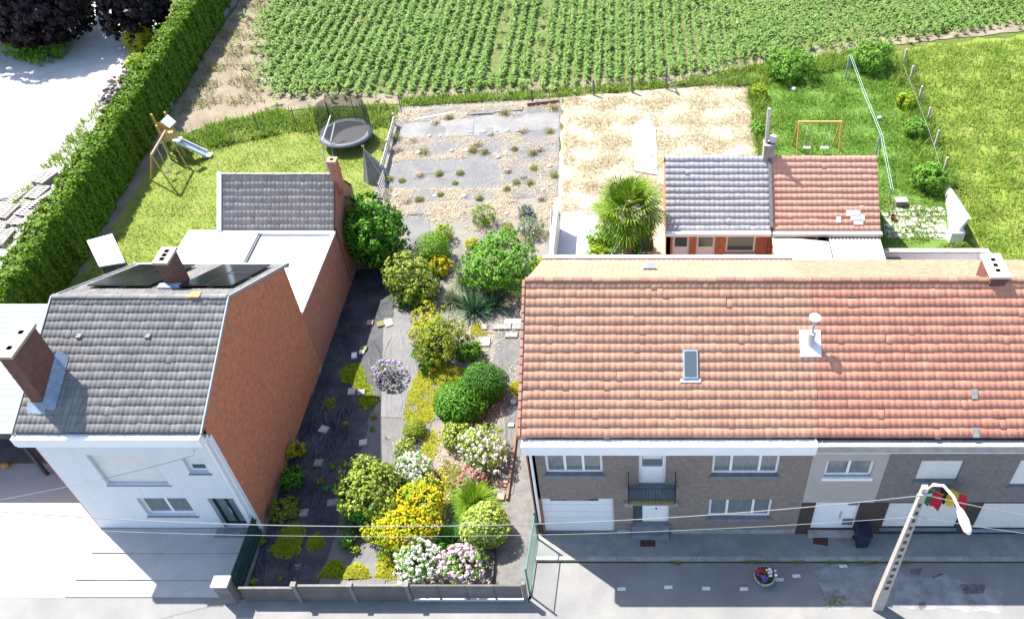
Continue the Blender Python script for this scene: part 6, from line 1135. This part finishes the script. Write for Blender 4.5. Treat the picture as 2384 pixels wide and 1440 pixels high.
V = np.stack([o - sid * 0.6, o + sid * 0.6, mid + sid, mid - sid, tip], 1).reshape(-1, 3); b = np.arange(npn * nl)[:, None] * 5; Fq = np.concatenate([b + np.array([[0, 1, 2, 3]]), b + np.array([[3, 2, 4, 4]])], 0)
# second half as a thin quad to the tip
V2 = np.stack([o - sid * 0.6, o + sid * 0.6, mid + sid, mid - sid, mid - sid, mid + sid, tip + sid * 0.1, tip - sid * 0.1], 1).reshape(-1, 3); b = np.arange(npn * nl)[:, None] * 8; Fq = np.concatenate([b + np.array([[0, 1, 2, 3]]), b + np.array([[4, 5, 6, 7]])], 0)
under = litter(fld, 34000, 0.3, 0.03, 0.7, 0.35); k_ = len(V2); V2 = np.concatenate([V2, under[0]]); Fq = np.concatenate([Fq, under[1] + k_])
o_ = put('maize', npmesh('maize', V2, Fq), LM['maize']); o_['kind'] = 'stuff'; tag(o_, 'rows of young green maize filling the field behind the gardens', 'crop')

# ------------------------------------------------------------------ hedge, trees, palm, other shrubs outside the plot
hd = thing('hedge', (-31.8, 42, 0), 'long tall green hedge running along the left gravel yard', 'hedge'); rng = np.random.default_rng(31)
n = 135000; yy = 24 + rng.random(n) * 50; xc = -29.3 - (yy - 30.6) * 0.09; hw = 0.72 + 0.06 * np.sin(yy * 1.9) + 0.05 * np.sin(yy * 4.3 + 1) + 0.05 * np.sin(yy * 9.1); hh = 2.95 + 0.07 * np.sin(yy * 1.3 + 2) + 0.08 * np.sin(yy * 3.1) + 0.06 * np.sin(yy * 8.3)
fc = rng.random(n); zz = rng.random(n); cs = np.where(fc < 0.24, rng.uniform(-0.9, 0.9, n), np.where(fc < 0.40, -1.0, 1.0)); sn = np.where(fc < 0.24, 1.0, zz ** 0.9); kk = 1 - 0.45 * rng.random(n) ** 1.5; bul = 1 - 0.18 * np.clip((sn - 0.75) / 0.25, 0, 1) ** 2 * (np.abs(cs) > 0.95) + 0.05 * np.sin(yy * 6.0 + sn * 7)
p = np.column_stack([xc + hw * cs * bul * np.where(np.abs(cs) > 0.95, kk, 1.0), yy, np.maximum(hh * sn * np.where(fc < 0.24, kk, 1.0), 0.05)]); cs = np.where(fc < 0.24, cs * 0.3, cs); sn = np.where(fc < 0.24, 1.0, 0.2); nr = unit(np.column_stack([cs, rng.normal(size=n) * 0.5, sn + 0.3]) + rng.normal(size=(n, 3)) * 0.45); V, Fq = leaf_arrays(p, nr, 0.19 * rng.uniform(0.6, 1.3, n), 0.6, rng); put('foliage', npmesh('foliage', V, Fq), LM['hedge'], hd)
m = MB()
for i in range(60): y = 24.5 + i * 0.82; x = -29.25 - (y - 30.6) * 0.09; m.tube([(x, y, 0), (x + 0.05, y, 2.4)], [0.06, 0.02], 5)
m.build('stems', M_stem, hd)['kind'] = 'stuff'
def tree(name, label, base, h, r, rz, mat, n, leaf, trunk=0.22, grp='trees behind the gravel yard'):
    _sd[0] += 1; b_ = Vector(base); o = thing(name, b_, label, 'tree', grp); q = random.Random(_sd[0]); m = MB(); m.tube([b_, b_ + Vector((0.1, 0, h * 0.5)), b_ + Vector((0, 0.1, h))], [trunk, trunk * 0.7, trunk * 0.25], 8)
    for i in range(12): a = 2.4 * i; z0 = h * q.uniform(0.35, 0.8); m.tube([b_ + Vector((0, 0, z0)), b_ + Vector((r * 0.4 * math.cos(a), r * 0.4 * math.sin(a), z0 + r * 0.2)), b_ + Vector((r * 0.8 * math.cos(a), r * 0.8 * math.sin(a), z0 + r * 0.35))], [trunk * 0.4, trunk * 0.2, 0.02], 5)
    m.build('trunk', M_stem, o); foliage('crown', (b_.x, b_.y, h), (r, r, rz), n, leaf, LM[mat], o, _sd[0], 0.16, 0.7, 0.5, 0.6, 0.3, (2.5, 8), 0.5, 0.3, 1.3); return o
tree('copper_beech', 'broad dark purple tree at the top left behind the gravel yard', P(125, 95), 3.8, 4.4, 3.6, 'beech', 17000, 0.34)
tree('copper_beech', 'smaller dark purple tree beside the hedge at the top left', P(352, 88), 3.0, 2.4, 2.7, 'beech', 8000, 0.3)
tree('copper_beech', 'dark purple tree cut by the left edge of the picture', P(-70, 100), 4.0, 4.0, 3.8, 'beech', 10000, 0.34)
def oshrub(name, label, x, y, w, mat, **k): return shrub(name, label, x, y, w, mat, group='shrubs outside the plot', **k)
oshrub('yellow_conifer', 'bright yellow shrub under the smaller dark purple tree', 325, 90, 66, 'yel', n=1200, leaf=0.16)
oshrub('green_shrub', 'dark green round shrub at the left under the broad dark tree', 50, 105, 70, 'clip', n=1000, leaf=0.16)
oshrub('lime_shrub', 'lime shrub in front of the broad dark purple tree', 138, 84, 50, 'lime', n=700, leaf=0.14)
oshrub('low_shrub', 'low green planting below the broad dark purple tree', 105, 120, 90, 'clip', n=1000, leaf=0.14, kz=0.35)
oshrub('verge_shrub', 'bright green shrub between the gravel yard and the hedge', 322, 150, 55, 'lime', n=900, leaf=0.14)
oshrub('dark_bush', 'wide dark bush at the top edge of the right lawn', 1838, 150, 110, 'mid', n=2400, leaf=0.15, kz=0.6)
oshrub('dark_bush', 'dark bush right of the washing line post at the field edge', 2030, 132, 95, 'mid', n=2200, leaf=0.15, kz=0.7)
oshrub('lawn_bush', 'bush by the meadow fence above the white wall', 2168, 415, 78, 'mid', n=1700, leaf=0.14)
oshrub('lawn_bush', 'smaller bush by the meadow fence halfway up the lawn', 2135, 300, 52, 'mid', n=1000, leaf=0.14)
oshrub('lawn_bush', 'light bush growing through the meadow fence near the field', 2112, 235, 44, 'lime', n=700, leaf=0.14)
oshrub('boundary_bush', 'light green scrub along the left edge of the right lawn', 1768, 215, 36, 'lime', n=500, leaf=0.14)
oshrub('boundary_bush', 'green scrub behind the grey chimney on the lawn edge', 1765, 300, 34, 'mid', n=400, leaf=0.14)
# fan palm with shrubs at its foot
g = Vector((-0.6, 33.2, 0)); pm = thing('fan_palm', g, 'fan palm with broad green leaves behind the orange roof', 'palm'); m = MB(); m.tube([g, g + Vector((0.05, 0, 1.8)), g + Vector((0, 0, 3.5))], [0.2, 0.17, 0.15], 9); m.build('trunk', plain('palm_fibre', (0.09, 0.065, 0.04), 0.3, 14, 0.95, bump=1.0), pm)
q = random.Random(77); M_stalk = plain('palm_stalk', (0.10, 0.13, 0.03), 0.2, 8)
for i in range(52):
    a = i * 2.399; e = math.radians(78 - 125 * (i / 51)); L1 = q.uniform(0.8, 1.25); top = g + Vector((0, 0, 3.55)); d = Vector((math.cos(a) * math.cos(e), math.sin(a) * math.cos(e), math.sin(e))); tip = top + d * L1; m = MB(); m.tube([top, top + d * L1 * 0.6 + Vector((0, 0, 0.03)), tip], [0.022, 0.016, 0.012], 5)
    m.build('leaf_stalk', M_stalk, pm); sd_ = d.cross(Vector((0, 0, 1))); sd_ = sd_.normalized() if sd_.length > 0.1 else Vector((1, 0, 0)); u = sd_.cross(d).normalized(); f = MB()
    for k in range(21):
        t = math.radians(-125 + 250 * k / 20); v = (d * math.cos(t) + sd_ * math.sin(t)).normalized(); w2 = (sd_ * math.cos(t) - d * math.sin(t)) * 0.042; l2 = 0.98 * (0.75 + 0.25 * math.cos(t)); p1 = tip + v * l2 * 0.6 + u * 0.04; p2 = tip + v * l2 - Vector((0, 0, 0.16 * q.uniform(0.6, 1.6)))
        f.add([tip, p1 - w2, p2, p1 + w2], [(0, 1, 2, 3)])
    f.build('fan_leaf', LM['palm'], pm)
oshrub('fuchsia', 'pink flowering bush at the foot of the fan palm', 1437, 598, 46, 'mid', n=500, leaf=0.12, flowers='pink', nf=30, fr=0.09)
oshrub('low_shrub', 'bright green shrub beside the white path at the palm foot', 1385, 597, 56, 'lime', n=800, leaf=0.12)
oshrub('dark_bush', 'dark green bush under the fan palm beside the outbuilding', 1470, 560, 96, 'laurel', n=1800, leaf=0.15)
oshrub('dark_bush', 'green bush left under the fan palm', 1400, 556, 60, 'clip', n=900, leaf=0.14)
c = P(1503, 600, 0.2); ur = thing('garden_urn', (c.x, c.y, 0), 'white garden urn with a grey plant before the outbuilding wall', 'urn'); MB().lathe((c.x, c.y, 0), [(0, 0), (0.2, 0), (0.2, 0.06), (0.08, 0.14), (0.08, 0.4), (0.22, 0.55), (0.3, 0.75), (0.27, 0.78), (0, 0.7)], 16).build('urn', M_pvc, ur, True); foliage('plant', (c.x, c.y, 1.15), (0.42, 0.42, 0.4), 600, 0.09, LM['silver'], ur, 6)

rng = np.random.default_rng(61)
stuff('kerb_weeds', [litter([(x, 16.36), (x + w_, 16.36), (x + w_, 16.46), (x, 16.46)], 60, 0.1, 0.014, 0.8, 0.1) for x, w_ in ((3.9, 0.8), (5.6, 0.5), (6.9, 0.9), (8.2, 0.7), (9.6, 0.4), (1.2, 0.3))] + [litter(px((1900, 1372), (1960, 1365), (1990, 1410), (1920, 1412)), 120, 0.09, 0.014, 0.8, 0.8)], LM['weed'], 'small weeds in the gutter along the kerb', 'weeds')
